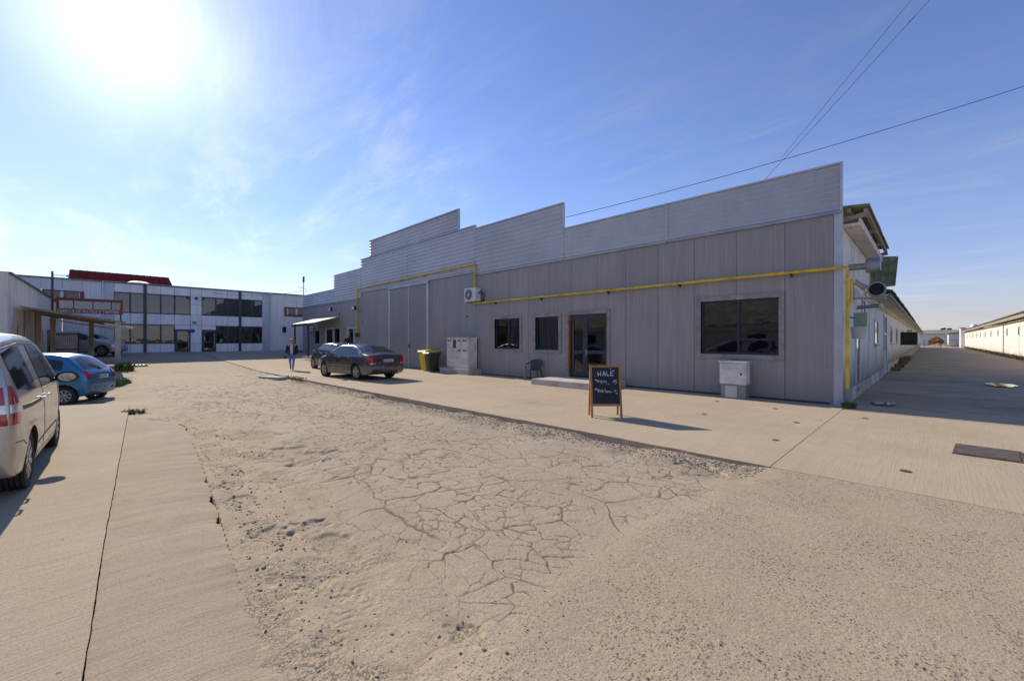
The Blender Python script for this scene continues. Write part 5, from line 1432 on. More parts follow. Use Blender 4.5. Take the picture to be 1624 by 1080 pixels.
sed.patch('boot_seam', M['black'], [('rear', 1, [(.6, .64), (0, .635), (-.6, .64)], [(.6, .628), (0, .623), (-.6, .628)])], off=.003, nv=2)
sed.mirror(.74, .84, 1.03, M['p_dark']); sed.handle(-.02, .90); sed.handle(-.78, .92)
sed.plate(.80, 'B 45 ZOD')
MB(True).tube([(-2.33, -.45, .26), (-2.1, -.45, .27)], .035, 10).build('exhaust', M['steel'], sed.root)
MB(True).tube([(-.7, 0, 1.47), (-.82, 0, 1.56)], .008, 6).build('aerial', M['black'], sed.root)

# --- dark hatchback behind it
hat_top = [(-1.98, .60), (-1.96, .86), (-1.88, 1.0), (-1.70, 1.22), (-1.48, 1.38), (-1.1, 1.445), (-.4, 1.465), (.1, 1.43), (.5, 1.29), (.85, 1.07), (1.1, .98), (1.5, .90), (1.8, .76), (1.95, .6), (1.98, .5)]
hat_sp = dict(W=1.72, wb=2.50, R=.32, xf=1.22, tw=.2, r=.10, spokes=5, splay=1.7, sw=.045, top=hat_top,
    bot=[(-1.98, .42), (-1.9, .3), (-1.6, .22), (1.6, .19), (1.92, .27), (1.98, .4)],
    plan=[(-1.98, .82), (-1.92, .92), (-1.75, .965), (-1.2, .99), (-.5, 1), (.6, 1), (1.2, .97), (1.65, .88), (1.88, .72), (1.98, .55)],
    tumble=[(.15, .93), (.3, .975), (.55, 1), (.75, .995), (.95, .965), (1.1, .915), (1.3, .815), (1.5, .71)])
hx, hy = gp(497, 584.5)
hd = math.pi + R(2)
nx, ny = -math.sin(hd), math.cos(hd)
cx = hx - math.cos(hd) * 1.22 - nx * .80; cy = hy - math.sin(hd) * 1.22 - ny * .80
ht = Car('parked_hatchback', 'black car with alloy wheels parked ahead of the dusty saloon', (cx, cy, .0), hd, M['p_black'], hat_sp)
def hatch_details(c, plate_z=.72, plate='', glass_dx=0):
    c.side('side_window', M['carglass'], [(-.20, 1.40), (.15, 1.355), (.42, 1.25)], [(-.16, 1.0), (.3, .985), (.80, .98)])
    c.side('side_window', M['carglass'], [(-1.05, 1.38), (-.6, 1.41), (-.27, 1.405)], [(-1.05, 1.03), (-.6, 1.01), (-.23, 1.0)])
    c.side('side_window', M['carglass'], [(-1.42, 1.30), (-1.12, 1.375)], [(-1.40, 1.08), (-1.12, 1.035)])
    c.strip([(-.23, 1.0), (-.18, .7), (-.2, .28)], .010); c.strip([(.82, .97), (.85, .7), (.75, .32)], .010)
    c.patch('rear_window', M['carglass'], [('rear', 1, [(.48, 1.36), (0, 1.38), (-.48, 1.36)], [(.58, 1.04), (0, 1.03), (-.58, 1.04)])])
    c.patch('windscreen', M['carglass'], [('front', 1, [(-.5, 1.37), (0, 1.40), (.5, 1.37)], [(-.64, 1.06), (0, 1.07), (.64, 1.06)])])
    for sg_ in (1, -1):
        c.patch('tail_lamp', M['lamp_red'], [('side', sg_, [(-1.9, .96), (-1.72, 1.0)], [(-1.93, .76), (-1.76, .80)]), ('rear', sg_, [(sg_ * .74, .97), (sg_ * .55, .96)], [(sg_ * .78, .76), (sg_ * .56, .77)])], off=.008)
        c.patch('headlamp', M['lamp_clear'], [('side', sg_, [(1.45, .80), (1.80, .74)], [(1.52, .68), (1.86, .60)]), ('front', sg_, [(sg_ * .74, .74), (sg_ * .50, .72)], [(sg_ * .74, .60), (sg_ * .50, .60)])], off=.008)
    c.mirror(.66, .80, 1.02); c.handle(-.02, .9); c.handle(-.8, .92)
    c.plate(plate_z, plate)
hatch_details(ht)
ht.strip([(.85, .99), (-.2, 1.0), (-1.5, 1.06)], .012, M['alloy'], 'window_trim')

# --- small blue hatchback
blu_sp = dict(W=1.53, wb=2.34, R=.275, xf=1.12, tw=.165, r=.10, spokes=8, splay=.6, sw=.035, rim=.62,
    top=[(-1.76, .56), (-1.745, .80), (-1.69, .93), (-1.60, 1.02), (-1.36, 1.25), (-1.14, 1.41), (-.75, 1.465), (-.15, 1.475), (.25, 1.41), (.62, 1.2), (.92, .99), (1.1, .93), (1.42, .86), (1.65, .72), (1.75, .55), (1.76, .5)],
    bot=[(-1.76, .38), (-1.70, .29), (-1.45, .23), (1.4, .2), (1.7, .27), (1.76, .4)],
    plan=[(-1.76, .80), (-1.70, .91), (-1.5, .965), (-1.1, .99), (-.5, 1), (.6, 1), (1.1, .96), (1.45, .86), (1.66, .72), (1.76, .55)],
    tumble=[(.15, .93), (.3, .975), (.5, 1), (.7, .995), (.9, .965), (1.05, .915), (1.25, .82), (1.5, .72)])
BL = gp(101, 641, -.22)
hd = math.pi + R(62)
nx, ny = -math.sin(hd), math.cos(hd)
cx = BL[0] + math.cos(hd) * 1.20 - nx * .70; cy = BL[1] + math.sin(hd) * 1.20 - ny * .70
blu = Car('parked_hatchback', 'small bright blue hatchback with round red tail lamps behind the van', (cx, cy, gz1(cx, cy) - .045), hd, M['p_blue'], blu_sp)
blu.side('side_window', M['carglass'], [(-1.13, 1.29), (-.75, 1.365), (-.40, 1.375)], [(-1.16, 1.02), (-.75, .985), (-.36, .98)])
blu.side('side_window', M['carglass'], [(-.34, 1.375), (.05, 1.345), (.32, 1.26)], [(-.30, .98), (.2, .97), (.70, .97)])
blu.strip([(-.35, .97), (-.3, .7), (-.34, .28)], .010); blu.strip([(.74, .96), (.78, .7), (.70, .32)], .010)
blu.patch('rear_window', M['carglass'], [('rear', 1, [(.42, 1.37), (0, 1.39), (-.42, 1.37)], [(.56, 1.04), (0, 1.03), (-.56, 1.04)])])
blu.patch('windscreen', M['carglass'], [('front', 1, [(-.46, 1.36), (0, 1.38), (.46, 1.36)], [(-.58, 1.04), (0, 1.04), (.58, 1.04)])])
for sg_ in (1, -1):
    th_ = np.linspace(0, math.pi, 9)
    cyl, czl, ra, rb_ = sg_ * .585, .875, .095, .135
    blu.patch('tail_lamp', M['lamp_red'], [('rear', sg_, [(cyl + ra * math.cos(t), czl + rb_ * math.sin(t)) for t in th_], [(cyl + ra * math.cos(t), czl - rb_ * math.sin(t)) for t in th_])], off=.022)
    blu.patch('reflector', M['lamp_red'], [('rear', sg_, [(sg_ * .58, .47), (sg_ * .46, .47)], [(sg_ * .58, .40), (sg_ * .46, .40)])], off=.010)
    blu.patch('headlamp', M['lamp_clear'], [('side', sg_, [(1.3, .80), (1.6, .72)], [(1.36, .66), (1.66, .58)])], off=.008)
blu.plate(.80, 'B 26 KTL', .46, .11)
blu.patch('bumper_seam', M['black'], [('rear', 1, [(.70, .63), (0, .635), (-.70, .63)], [(.70, .618), (0, .623), (-.70, .618)])], off=.003, nv=2)
blu.mirror(.56, .72, 1.0, M['p_blue']); blu.handle(-.15, .86); blu.handle(-.85, .88)
p = blu.cast((-5, 0, 1.06), (1, 0, 0), .02)
MB(True).tube([(p.x - .01, -.05, p.z - .05), (p.x - .02, -.05, p.z), (p.x + .1, .2, p.z + .12)], .014, 6).lathe([(.001, -.03), (.05, -.03), (.05, .02), (.001, .02)], 12, Matrix.Translation((p.x - .01, -.05, p.z - .04)), 'x').build('wiper', M['black'], blu.root)

# --- silver car in the shade by the sheet hall
suv_sp = dict(W=1.8, wb=2.62, R=.34, xf=1.32, tw=.22, r=.11, spokes=5, top=[(x * 1.08, z * 1.12 if z > 1.1 else z * 1.06) for x, z in hat_top],
    bot=[(-1.98 * 1.08, .46), (-1.9 * 1.08, .33), (-1.7, .26), (1.7, .24), (1.92 * 1.08, .32), (1.98 * 1.08, .44)],
    plan=[(x * 1.08, f) for x, f in hat_sp['plan']], tumble=[(.2, .93), (.35, .975), (.6, 1), (.85, .995), (1.05, .965), (1.2, .915), (1.45, .82), (1.7, .72)])
sy_ = on_x(146, -41.0)
suv = Car('parked_hatchback', 'silver car in the shade beside the pale sheet gate', (-41.2, sy_ - .3, gz1(-41, 0) + .01), R(62), M['p_silver'], suv_sp)
suv.side('side_window', M['carglass'], [(-.20, 1.54), (.15, 1.50), (.45, 1.40)], [(-.16, 1.10), (.3, 1.08), (.86, 1.08)])
suv.side('side_window', M['carglass'], [(-1.2, 1.50), (-.6, 1.55), (-.27, 1.55)], [(-1.2, 1.13), (-.6, 1.11), (-.23, 1.10)])
suv.patch('rear_window', M['carglass'], [('rear', 1, [(.5, 1.5), (0, 1.52), (-.5, 1.5)], [(.6, 1.16), (0, 1.15), (-.6, 1.16)])])
suv.patch('windscreen', M['carglass'], [('front', 1, [(-.5, 1.5), (0, 1.52), (.5, 1.5)], [(-.64, 1.16), (0, 1.16), (.64, 1.16)])])
for sg_ in (1, -1): suv.patch('tail_lamp', M['lamp_red'], [('rear', sg_, [(sg_ * .76, 1.05), (sg_ * .6, 1.05)], [(sg_ * .8, .8), (sg_ * .62, .8)])], off=.012)
suv.mirror(.72, .84, 1.12, M['p_silver'])

# ------------------------------------------------------------------ people
M['skin'] = plain('skin', (.46, .26, .19), .6, 0, .12, 20)
M['jeans'] = plain('blue_jeans', (.12, .20, .42), .9, 0, .45, 9)
M['pinktop'] = plain('pale_pink_top', (.62, .50, .56), .9, 0, .1, 12)
M['jacket'] = plain('black_jacket', (.012, .013, .02), .75, 0, .3, 12)
M['boots'] = plain('dark_boots', (.02, .017, .015), .6, 0, .3, 12)
M['blond'] = plain('blond_hair', (.46, .33, .15), .7, 0, .45, 26)
M['greyhair'] = plain('grey_hair', (.30, .28, .27), .8, 0, .4, 26)
def skin_mesh(V, E, RD, root, sub=2):
    me = bpy.data.meshes.new('sk'); me.from_pydata(V, E, []); o = bpy.data.objects.new('sk', me); COL.objects.link(o)
    md = o.modifiers.new('s', 'SKIN'); md.use_smooth_shade = True
    for i, r in enumerate(RD):
        r = r if isinstance(r, tuple) else (r, r)
        me.skin_vertices[0].data[i].radius = r; me.skin_vertices[0].data[i].use_root = (i == root)
    sm = o.modifiers.new('u', 'SUBSURF'); sm.levels = sub; sm.render_levels = sub
    dg = bpy.context.evaluated_depsgraph_get()
    out = bpy.data.meshes.new_from_object(o.evaluated_get(dg))
    bpy.data.objects.remove(o)
    return out
def person(name_label, loc, rotz, H, pose, mats, region):
    t = thing('person', name_label, 'person', loc, rotz)
    V, E, RD = [], [], []
    def chain(pts, start=None):
        prev = start
        for p, r in pts:
            V.append(tuple(c * H for c in p)); RD.append(tuple(q * H for q in r) if isinstance(r, tuple) else r * H)
            i = len(V) - 1
            if prev is not None: E.append((prev, i))
            prev = i
        return prev
    pelvis = chain([((0, 0, .52), (.095, .07))])
    chest = chain([((0, 0, .60), (.078, .06)), ((0, .0, .70), (.098, .066)), ((0, -.004, .775), (.095, .055))], pelvis)
    neck = chain([((0, .004, .845), .032), ((0, .012, .88), .036), ((0, .016, .915), (.046, .052)), ((0, .012, .955), (.047, .054)), ((0, .006, .985), (.032, .036))], chest)
    chain([((0, .068, .922), .010)], len(V) - 3)                     # nose
    for sg_ in (1, -1):
        chain([((.046 * sg_, .006, .93), .010)], len(V) - 4 if sg_ == 1 else len(V) - 5)
    for sg_, key in ((-1, 'R'), (1, 'L')):
        sh, el, wr = pose['arm' + key]
        e = chain([((.105 * sg_, -.004, .80), .036), (sh, .035), (el, .027), (wr, .020)], chest)
        hv = Vector(wr) - Vector(el); hv.normalize()
        palm = tuple(Vector(wr) + hv * .035)
        pi = chain([(palm, (.022, .012))], e)
        side_ = Vector((0, 1, 0))
        for q, ln in ((-.018, .034), (-.006, .042), (.006, .040), (.018, .032)):
            base = Vector(palm) + hv * .018 + side_ * q
            chain([(tuple(base), .0055), (tuple(base + hv * ln * .5), .005), (tuple(base + hv * ln + Vector((-.012 * sg_, 0, .0))), .0045)], pi)
        chain([(tuple(Vector(palm) + side_ * .026), .006), (tuple(Vector(palm) + side_ * .038 + hv * .022), .005)], pi)
    for sg_, key in ((-1, 'R'), (1, 'L')):
        kn, an_, toe = pose['leg' + key]
        chain([((.05 * sg_, 0, .485), .062), ((.052 * sg_, kn[1] * .4, .40), .054), (kn, .038), (tuple((np.array(kn) * .6 + np.array(an_) * .4)), .036), (an_, .024), (tuple(np.array(an_) + np.array((0, .01, -.022))), .024), (toe, (.022, .014))], pelvis)
    me = skin_mesh(V, E, RD, pelvis)
    setmat(me, mats)
    me.polygons.foreach_set('material_index', [region(p.center / H) for p in me.polygons])
    me.polygons.foreach_set('use_smooth', [True] * len(me.polygons))
    link('body', me, t, False)
    eb = MB(True)
    for sg_ in (1, -1): eb.lathe([(.001, .0635), (.006, .062), (.007, .056), (.001, .054)], 8, Matrix.Diagonal((H, H, H, 1)) @ Matrix.Translation((.018 * sg_, 0, .936)))
    eb.build('eyes', M['black'], t)
    MB(True).box(-.014 * H, .014 * H, .060 * H, .066 * H, .898 * H, .903 * H).build('mouth', M['red'], t)
    return t
# woman walking towards the yard
def reg_w(c):
    if c.z > .845: return 0
    if abs(c.x) > .10 and c.z < .50: return 0
    if c.z > .53: return 1
    if c.z < .085: return 3
    return 2
wx_, wy_ = gp(463, 586, .03)
hw = 1.66
wmn = person('woman with blond curls in black jacket, pink top and jeans, walking past the cars', (wx_, wy_, gz1(wx_, wy_) + .012), R(-138) + R(20), hw,
    dict(armR=((-.135, -.01, .74), (-.150, -.035, .62), (-.155, .0, .51)), armL=((.135, .0, .74), (.150, .01, .62), (.158, .045, .515)),
         legR=((-.052, .035, .275), (-.045, .075, .05), (-.048, .135, .014)), legL=((.05, .02, .275), (.05, -.075, .072), (.052, -.03, .02))),
    [M['skin'], M['pinktop'], M['jeans'], M['boots']], reg_w)
# jacket: shell around torso and arms, open in front
V = []; F = []
ring_n = 18
levels = [(.845, .050, .045), (.825, .085, .058), (.79, .118, .070), (.72, .116, .078), (.62, .102, .076), (.54, .112, .084), (.49, .116, .088)]
for z, a, b_ in levels:
    for k in range(ring_n):
        t_ = R(118) + R(304) * k / (ring_n - 1)
        V.append((hw * a * math.cos(t_ - 0), hw * (b_ * math.sin(t_) - .002), hw * z))
for i in range(len(levels) - 1):
    for k in range(ring_n - 1): F.append((i * ring_n + k, i * ring_n + k + 1, (i + 1) * ring_n + k + 1, (i + 1) * ring_n + k))
jb = MB(True); jb.add(V, F); jb.add([(x * .93, y * .93, z) for x, y, z in V], [f[::-1] for f in F])
for pts in ([(-.10, -.004, .805), (-.135, -.01, .74), (-.150, -.035, .62), (-.155, -.004, .525)], [(.10, -.004, .805), (.135, .0, .74), (.150, .01, .62), (.157, .04, .53)]):
    jb.tube([tuple(c * hw for c in p) for p in pts], [.048 * hw, .048 * hw, .040 * hw, .034 * hw], 10)
jb.build('jacket', M['jacket'], wmn, smooth=True)
hb = MB(True)
rh_ = random.Random(3)
for k in range(120):
    a = rh_.uniform(0, 2 * math.pi); e_ = rh_.uniform(-.9, 1.3)
    d = Vector((math.cos(a) * math.cos(e_), math.sin(a) * math.cos(e_), math.sin(e_)))
    if d.y > .35 and d.z < .55: continue
    c = Vector((0, .0, .945)) + Vector((d.x * .066, d.y * .066, d.z * .055 - max(0, -d.z) * .03))
    r_ = rh_.uniform(.014, .024)
    prof = [(.0005, -r_), (r_ * .8, -r_ * .6), (r_, 0), (r_ * .8, r_ * .6), (.0005, r_)]
    hb.lathe([(p * hw, q * hw) for p, q in prof], 7, Matrix.Translation(c * hw), 'z')
hb.build('hair', M['blond'], wmn, smooth=True)
MB(True).box(.17 * hw, .21 * hw, .0, .10 * hw, .36 * hw, .47 * hw).tube([(.19 * hw, .02 * hw, .47 * hw), (.17 * hw, .045 * hw, .52 * hw), (.19 * hw, .08 * hw, .47 * hw)], .006, 6).build('handbag', M['jacket'], wmn)
# man behind the cars
def reg_m(c):
    if c.z > .85: return 0
    if abs(c.x) > .10 and c.z < .49: return 0
    if c.z > .50: return 1
    if c.z < .06: return 3
    return 2
mx_ = on_y(553, 11.6); hm = 1.80
man = person('man with short grey hair in black jacket standing behind the dark cars', (mx_, 11.6, gz1(mx_, 11.6) + .11), R(-135), hm,
    dict(armR=((-.135, 0, .73), (-.150, .0, .61), (-.145, .06, .50)), armL=((.135, 0, .73), (.150, .0, .61), (.145, .06, .50)),
         legR=((-.055, .012, .275), (-.055, .0, .05), (-.06, .06, .014)), legL=((.055, .012, .275), (.055, .0, .05), (.06, .06, .014))),
    [M['skin'], M['jacket'], M['jeans'], M['boots']], reg_m)
man.location.z = gz1(mx_, 11.6) + .26
stp = thing('door_step', 'low concrete step under the man by the blue-framed door', 'step', (mx_, 12, 0))
MB().box(mx_ - 1.4, mx_ + 1.4, 11.1, FY - .016, -.1, gz1(mx_, 11.6) + .265).build('platform', M['conc'], stp)
hb = MB(True)
prof = [(.001, .997), (.03, .995), (.046, .98), (.052, .955), (.050, .935)]
hb.lathe([(r_ * hm, z * hm) for r_, z in prof], 16, Matrix.Translation((0, .004 * hm, 0)) @ Matrix.Diagonal((1, 1.12, 1, 1)), 'z'); hb.build('hair', M['greyhair'], man, smooth=True)

# ------------------------------------------------------------------ small things on the apron
# chalkboard
bc = Vector((-4.80, 7.62, 0))
cb = thing('chalkboard', 'wooden A-frame chalkboard with chalked menu standing on the apron', 'sign board', bc, R(45))
BW, BH = .66, 1.10
tilt = Matrix.Rotation(R(-9), 4, 'X')                      # local: face towards -y
def BT(x, y, z): return tilt @ Vector((x, y, z))
for x in (-BW / 2 + .022, BW / 2 - .022):
    MB(True).box(x - .022, x + .022, -.015, .015, 0, BH, tilt).build('leg', M['wood'], cb)
for z in (BH - .045, .235): MB(True).box(-BW / 2 + .045, BW / 2 - .045, -.015, .015, z, z + .045, tilt).build('rail', M['wood'], cb)
bo = MB(True).box(-BW / 2 + .045, BW / 2 - .045, -.004, .006, .281, BH - .046, tilt).build('board', M['chalkboard'], cb)
t2 = Matrix.Translation((0, .34, 0)) @ Matrix.Rotation(R(9), 4, 'X')
for x in (-BW / 2 + .022, BW / 2 - .022): MB(True).box(x - .02, x + .02, -.012, .012, 0, BH - .03, t2).build('leg', M['wood'], cb)
MB(True).box(-BW / 2 + .045, BW / 2 - .045, -.01, .01, .25, .29, t2).box(-BW / 2 + .045, BW / 2 - .045, -.004, .004, .3, BH - .06, t2).build('rear_board', M['wood'], cb)
strokes = ['290,255 300,335', '338,248 335,330', '298,300 337,288', '365,325 388,250 410,325', '372,302 405,298', '426,250 432,325 478,320', '490,250 485,325 532,320', '488,287 525,276', '490,252 546,238', '480,205 500,218',
    '243,400 252,385 262,405 274,385 281,428', '286,418 302,404 291,394 285,428 306,438', '316,404 326,440 330,412 346,402 346,462', '366,400 376,450', '390,400 395,434 414,438 412,396 418,442', '430,468 462,465', '516,438 540,396 546,442', '560,394 578,388', '562,396 556,420 578,426 566,454 548,460',
    '238,572 254,526 270,560 286,540 292,598', '296,575 312,562 300,555 296,590 316,592', '326,560 332,602 338,570 354,562 356,604', '366,560 372,604', '392,536 404,606', '416,572 418,600 436,602 436,572 442,606', '452,580 456,606 462,584 474,582 478,606', '490,600 510,590', '528,560 536,585 552,582 556,556', '566,574 582,570', '556,612 584,618', '556,620 584,626']
bx0, bx1, bz0, bz1 = -BW / 2 + .045, BW / 2 - .045, .281, BH - .046
ck = MB(True)
for i, s_ in enumerate(strokes):
    pts = [tuple(float(c) for c in p.split(',')) for p in s_.split()]
    w_ = .013 if i < 10 else .008
    P = [((x - 205) / 405 * (bx1 - bx0) + bx0, (795 - y) / 610 * (bz1 - bz0) + bz0) for x, y in pts]
    for a, c in zip(P[:-1], P[1:]):
        ck.bar(BT(a[0], -.0065, a[1]), BT(c[0], -.0065, c[1]), w_, .003, tuple(BT(0, -1, 0)))
ck.build('chalk_writing', M['chalk'], bo)

# plastic armchair
M['chair'] = plain('dark_grey_plastic', (.055, .052, .055), .45, 0, .2, 6)
qx, qy = gp(845, 603)
ch = thing('plastic_chair', 'dark plastic armchair beside the entrance step', 'chair', (qx - .05, qy + .12, 0), R(200))
# local: seat faces +y
seat = MB(True); seat.box(-.24, .24, -.22, .24, .40, .425); seat.build('seat', M['chair'], ch)
n = 8; V = []
for j in range(7):
    z = .42 + .42 * j / 6
    for i in range(n + 1):
        u = -1 + 2 * i / n; V.append((u * (.22 + .03 * j / 6), -.22 - .10 * j / 6 + .06 * u * u, z - (.05 * u * u if j == 6 else 0)))
F = [(j * (n + 1) + i, j * (n + 1) + i + 1, (j + 1) * (n + 1) + i + 1, (j + 1) * (n + 1) + i) for j in range(6) for i in range(n)]
bk = MB(True); bk.add(V, F); bk.add([(x, y - .012, z) for x, y, z in V], [f[::-1] for f in F]); bk.build('backrest', M['chair'], ch, smooth=True)
for sx in (-1, 1):
    MB(True).bar((sx * .24, .22, .40), (sx * .29, .27, .0), .05, .04).build('leg', M['chair'], ch)
    MB(True).bar((sx * .23, -.20, .40), (sx * .27, -.30, .0), .05, .04).build('leg', M['chair'], ch)
    MB(True).tube([(sx * .25, .22, .41), (sx * .29, .21, .60), (sx * .30, .14, .655), (sx * .295, -.10, .66), (sx * .26, -.27, .72)], .022, 8).build('armrest', M['chair'], ch, smooth=True)

# meter cabinets on a concrete plinth
mc = thing('meter_cabinet', 'pale electricity meter cabinet with many doors on a concrete plinth', 'cabinet', (-16.3, 12.8, 0))
MB().box(-17.5, -15.25, 12.33, FY - .016, -.1, .26).build('plinth', M['conc'], mc)
M['cab'] = plain('cream_cabinet', (.70, .66, .56), .5, 0, .2, 3)
MB().box(-17.2, -15.50, 12.56, 13.10, .262, 1.74).box(-17.22, -15.47, 12.53, 13.12, 1.741, 1.775).build('casing', M['cab'], mc)
cx_ = [-17.18, -16.72, -16.36, -15.95, -15.52]
for i in range(4):
    for z0, z1 in ((.30, .52), (.54, .74), (.76, 1.24), (1.26, 1.72)):
        if i == 3 and z1 < .75 and z0 < .5: pass
        d_ = MB().box(cx_[i] + .008, cx_[i + 1] - .008, 12.535, 12.558, z0, z1).build('cabinet_door', M['cab'], mc)
        if z0 > 1.2 or (z0 > .7 and i > 1):
            for k in (.3, .65):
                xx = cx_[i] + (cx_[i + 1] - cx_[i]) * k
                MB().box(xx - .05, xx + .05, 12.528, 12.534, z1 - .15, z1 - .07).build('meter_window', M['black'], d_)
MB().box(-16.66, -16.42, 12.527, 12.534, 1.25, 1.66).build('rust_patch', M['rust'], mc)
# white pillar box
pb = thing('service_pillar', 'white utility pillar box under the large window', 'utility box', (-3.9, 12.75, 0))
MB().box(-4.20, -3.57, 12.62, 12.94, -.05, .40).build('pedestal', M['greysheet'], pb)
MB().box(-4.22, -3.55, 12.58, 12.96, .401, .995).build('casing', M['boxwhite'], pb)
MB().box(-4.25, -3.52, 12.55, 12.98, .996, 1.04).build('lid', M['boxwhite'], pb)
d_ = MB().box(-4.19, -3.59, 12.562, 12.578, .43, .97).build('door', M['boxwhite'], pb)
MB().box(-3.68, -3.64, 12.552, 12.561, .66, .72).build('lock', M['black'], d_)
MB().box(-4.09, -3.78, 12.608, 12.619, .02, .36).build('panel', M['flashing'], pb)
# wheelie bins
M['binyellow'] = plain('yellow_bin', (.70, .52, .015), .5, 0, .2, 3)
M['bindark'] = plain('dark_bin', (.035, .036, .04), .5, 0, .3, 3)
def bin_(label, x, y, rz, m, s=1.0):
    t = thing('wheelie_bin', label, 'bin', (x, y, 0), rz)
    b = MB(True)
    zs = [(.06, .21, .24), (.14, .225, .255), (.90, .285, .34), (.92, .30, .355), (.96, .30, .355)]
    V = []
    for z, a, c in zs:
        for k in range(20):
            q = 2 * math.pi * k / 20; ce, se = math.cos(q), math.sin(q)
            V.append((s * a * math.copysign(abs(ce) ** .35, ce), s * c * math.copysign(abs(se) ** .35, se), s * z))
    F = [(i * 20 + k, i * 20 + (k + 1) % 20, (i + 1) * 20 + (k + 1) % 20, (i + 1) * 20 + k) for i in range(4) for k in range(20)] + [tuple(range(20))[::-1], tuple(range(80, 100))]
    b.add(V, F); b.build('body', m, t, smooth=True)
    l = MB(True); l.hexa([(-.31 * s, -.38 * s, .962 * s), (.31 * s, -.38 * s, .962 * s), (.31 * s, .37 * s, .965 * s), (-.31 * s, .37 * s, .965 * s), (-.27 * s, -.33 * s, 1.01 * s), (.27 * s, -.33 * s, 1.01 * s), (.28 * s, .36 * s, 1.06 * s), (-.28 * s, .36 * s, 1.06 * s)])
    l.build('lid', m, t)
    MB(True).tube([(-.27 * s, .40 * s, .98 * s), (.27 * s, .40 * s, .98 * s)], .018, 8).build('handle', m, t)
    for sx in (-1, 1): MB(True).lathe([(.001, -.03), (.10, -.03), (.10, .03), (.001, .03)], 16, Matrix.Translation((sx * .27 * s, .30 * s, .10)), 'x').build('wheel', M['rubber'], t)
bin_('yellow wheelie bin beside the dark bin at the gate', -19.05, 12.62, R(4), M['binyellow'], 1.07)
bin_('dark grey wheelie bin between yellow bin and meter cabinet', -18.10, 12.28, R(-6), M['bindark'], 1.0)

# manhole plate, drain grate, puddles, small lids
mh = thing('access_cover', 'dark rectangular steel cover set in the apron near the alley', 'cover', (.3, 9.5, 0))
p = [gp(1512, 704), gp(1608, 716), gp(1624, 733), gp(1527, 722)]
c4 = (sum(q[0] for q in p) / 4, sum(q[1] for q in p) / 4)
MB().box(-.33, .33, -.42, .42, -.02, .012, Matrix.Translation((c4[0], c4[1], 0)) @ Matrix.Rotation(R(-4), 4, 'Z')).build('frame', M['rust'], mh)
M['cover'] = plain('steel_cover', (.13, .105, .09), .7, .3, .3, 8, .004, 60)
MB().box(-.30, .30, -.39, .39, .0125, .018, Matrix.Translation((c4[0], c4[1], 0)) @ Matrix.Rotation(R(-4), 4, 'Z')).build('plate', M['cover'], mh)
dg_ = thing('drain_grate', 'dark slotted drain grate in the yard near the office', 'grate', (0, 0, 0))
gx_, gy__ = gp(208, 580, .2); zg = gz1(gx_, gy__)
dg_.location = (gx_, gy__, zg)
for k in range(8): MB(True).box(-.45, .45, -.55 + k * .15, -.49 + k * .15, -.03, .03).build('bar', M['black'], dg_)
MB(True).box(-.5, .5, -.6, -.56, -.03, .035).box(-.5, .5, .64, .68, -.03, .035).box(-.5, -.46, -.559, .639, -.03, .034).box(.46, .5, -.559, .639, -.03, .034).build('frame', M['rust'], dg_)
n_ = NT('still_water'); M['water'] = n_.done((.03, .03, .03), .03, 0, n_.bump(n_.noise(3, 2), .001), IOR=1.33)
def blob(name, label, x, y, rx_, ry_, m, z, cat, seed, kind=None):
    r_ = random.Random(seed); k = 22; V = [(x, y, z)]
    for i in range(k):
        a = 2 * math.pi * i / k; f = 1 + r_.uniform(-.22, .22); V.append((x + rx_ * f * math.cos(a), y + ry_ * f * math.sin(a), z))
    V += [(q[0], q[1], q[2] - .02) for q in V[1:]]
    b = MB(); b.add(V, [(0, 1 + i, 1 + (i + 1) % k) for i in range(k)] + [(1 + i, 1 + k + i, 1 + k + (i + 1) % k, 1 + (i + 1) % k) for i in range(k)])
    o = b.build(name, m); tag(o, label, cat, kind=kind); return o
q = gp(1588, 611); blob('puddle', 'pale puddle mirroring the sky in the dark alley', q[0], q[1], .42, .85, M['water'], .022, 'puddle', 4)
q = gp(1400, 640); blob('puddle', 'small puddle beside the weeds at the warehouse corner', q[0], q[1], .22, .4, M['water'], .012, 'puddle', 5)
M['lid'] = plain('small_lid', (.09, .075, .06), .8, .1, .3, 9)
for i, (px, py, lb_) in enumerate([(1137, 636.5, 'small round valve lid in the apron by the service pillar'), (1117, 657, 'small round valve lid in the apron near the chalkboard shadow'), (1229, 648, 'small round valve lid in the apron right of the service pillar'), (1263, 670, 'small round valve lid by the apron joint'), (1230, 698, 'small round valve lid far out on the apron'), (1372, 663.5, 'small round valve lid near the weeds at the corner'), (1436, 747, 'small round valve lid before the rectangular steel cover')]):
    q = gp(px, py); o = MB().lathe([(.001, .000), (.045, .000), (.055, .001), (.055, -.02)], 14, Matrix.Translation((q[0], q[1], .006)), 'z').build('valve_lid', M['lid']); tag(o, lb_, 'lid')
# loose plate lying on the dirt near the woman
q = gp(437, 596.5, .05); z = gz1(*q)
o = MB().box(-.8, .5, -.25, .2, -.08, .03, Matrix.Translation((q[0], q[1], z)) @ Matrix.Rotation(R(20), 4, 'Z')).build('concrete_plate', M['conc']); tag(o, 'broken concrete plate lying at the apron edge near the woman', 'slab')
q = gp(165, 596, 0.0); o = MB().box(-1.6, 1.3, -1.0, 1.2, -.2, .05, Matrix.Translation((q[0] - 2.0, q[1] - 1.2, gz1(q[0], q[1])))).build('concrete_plate', M['conc']); tag(o, 'flat concrete base under the awning behind the grass', 'slab')

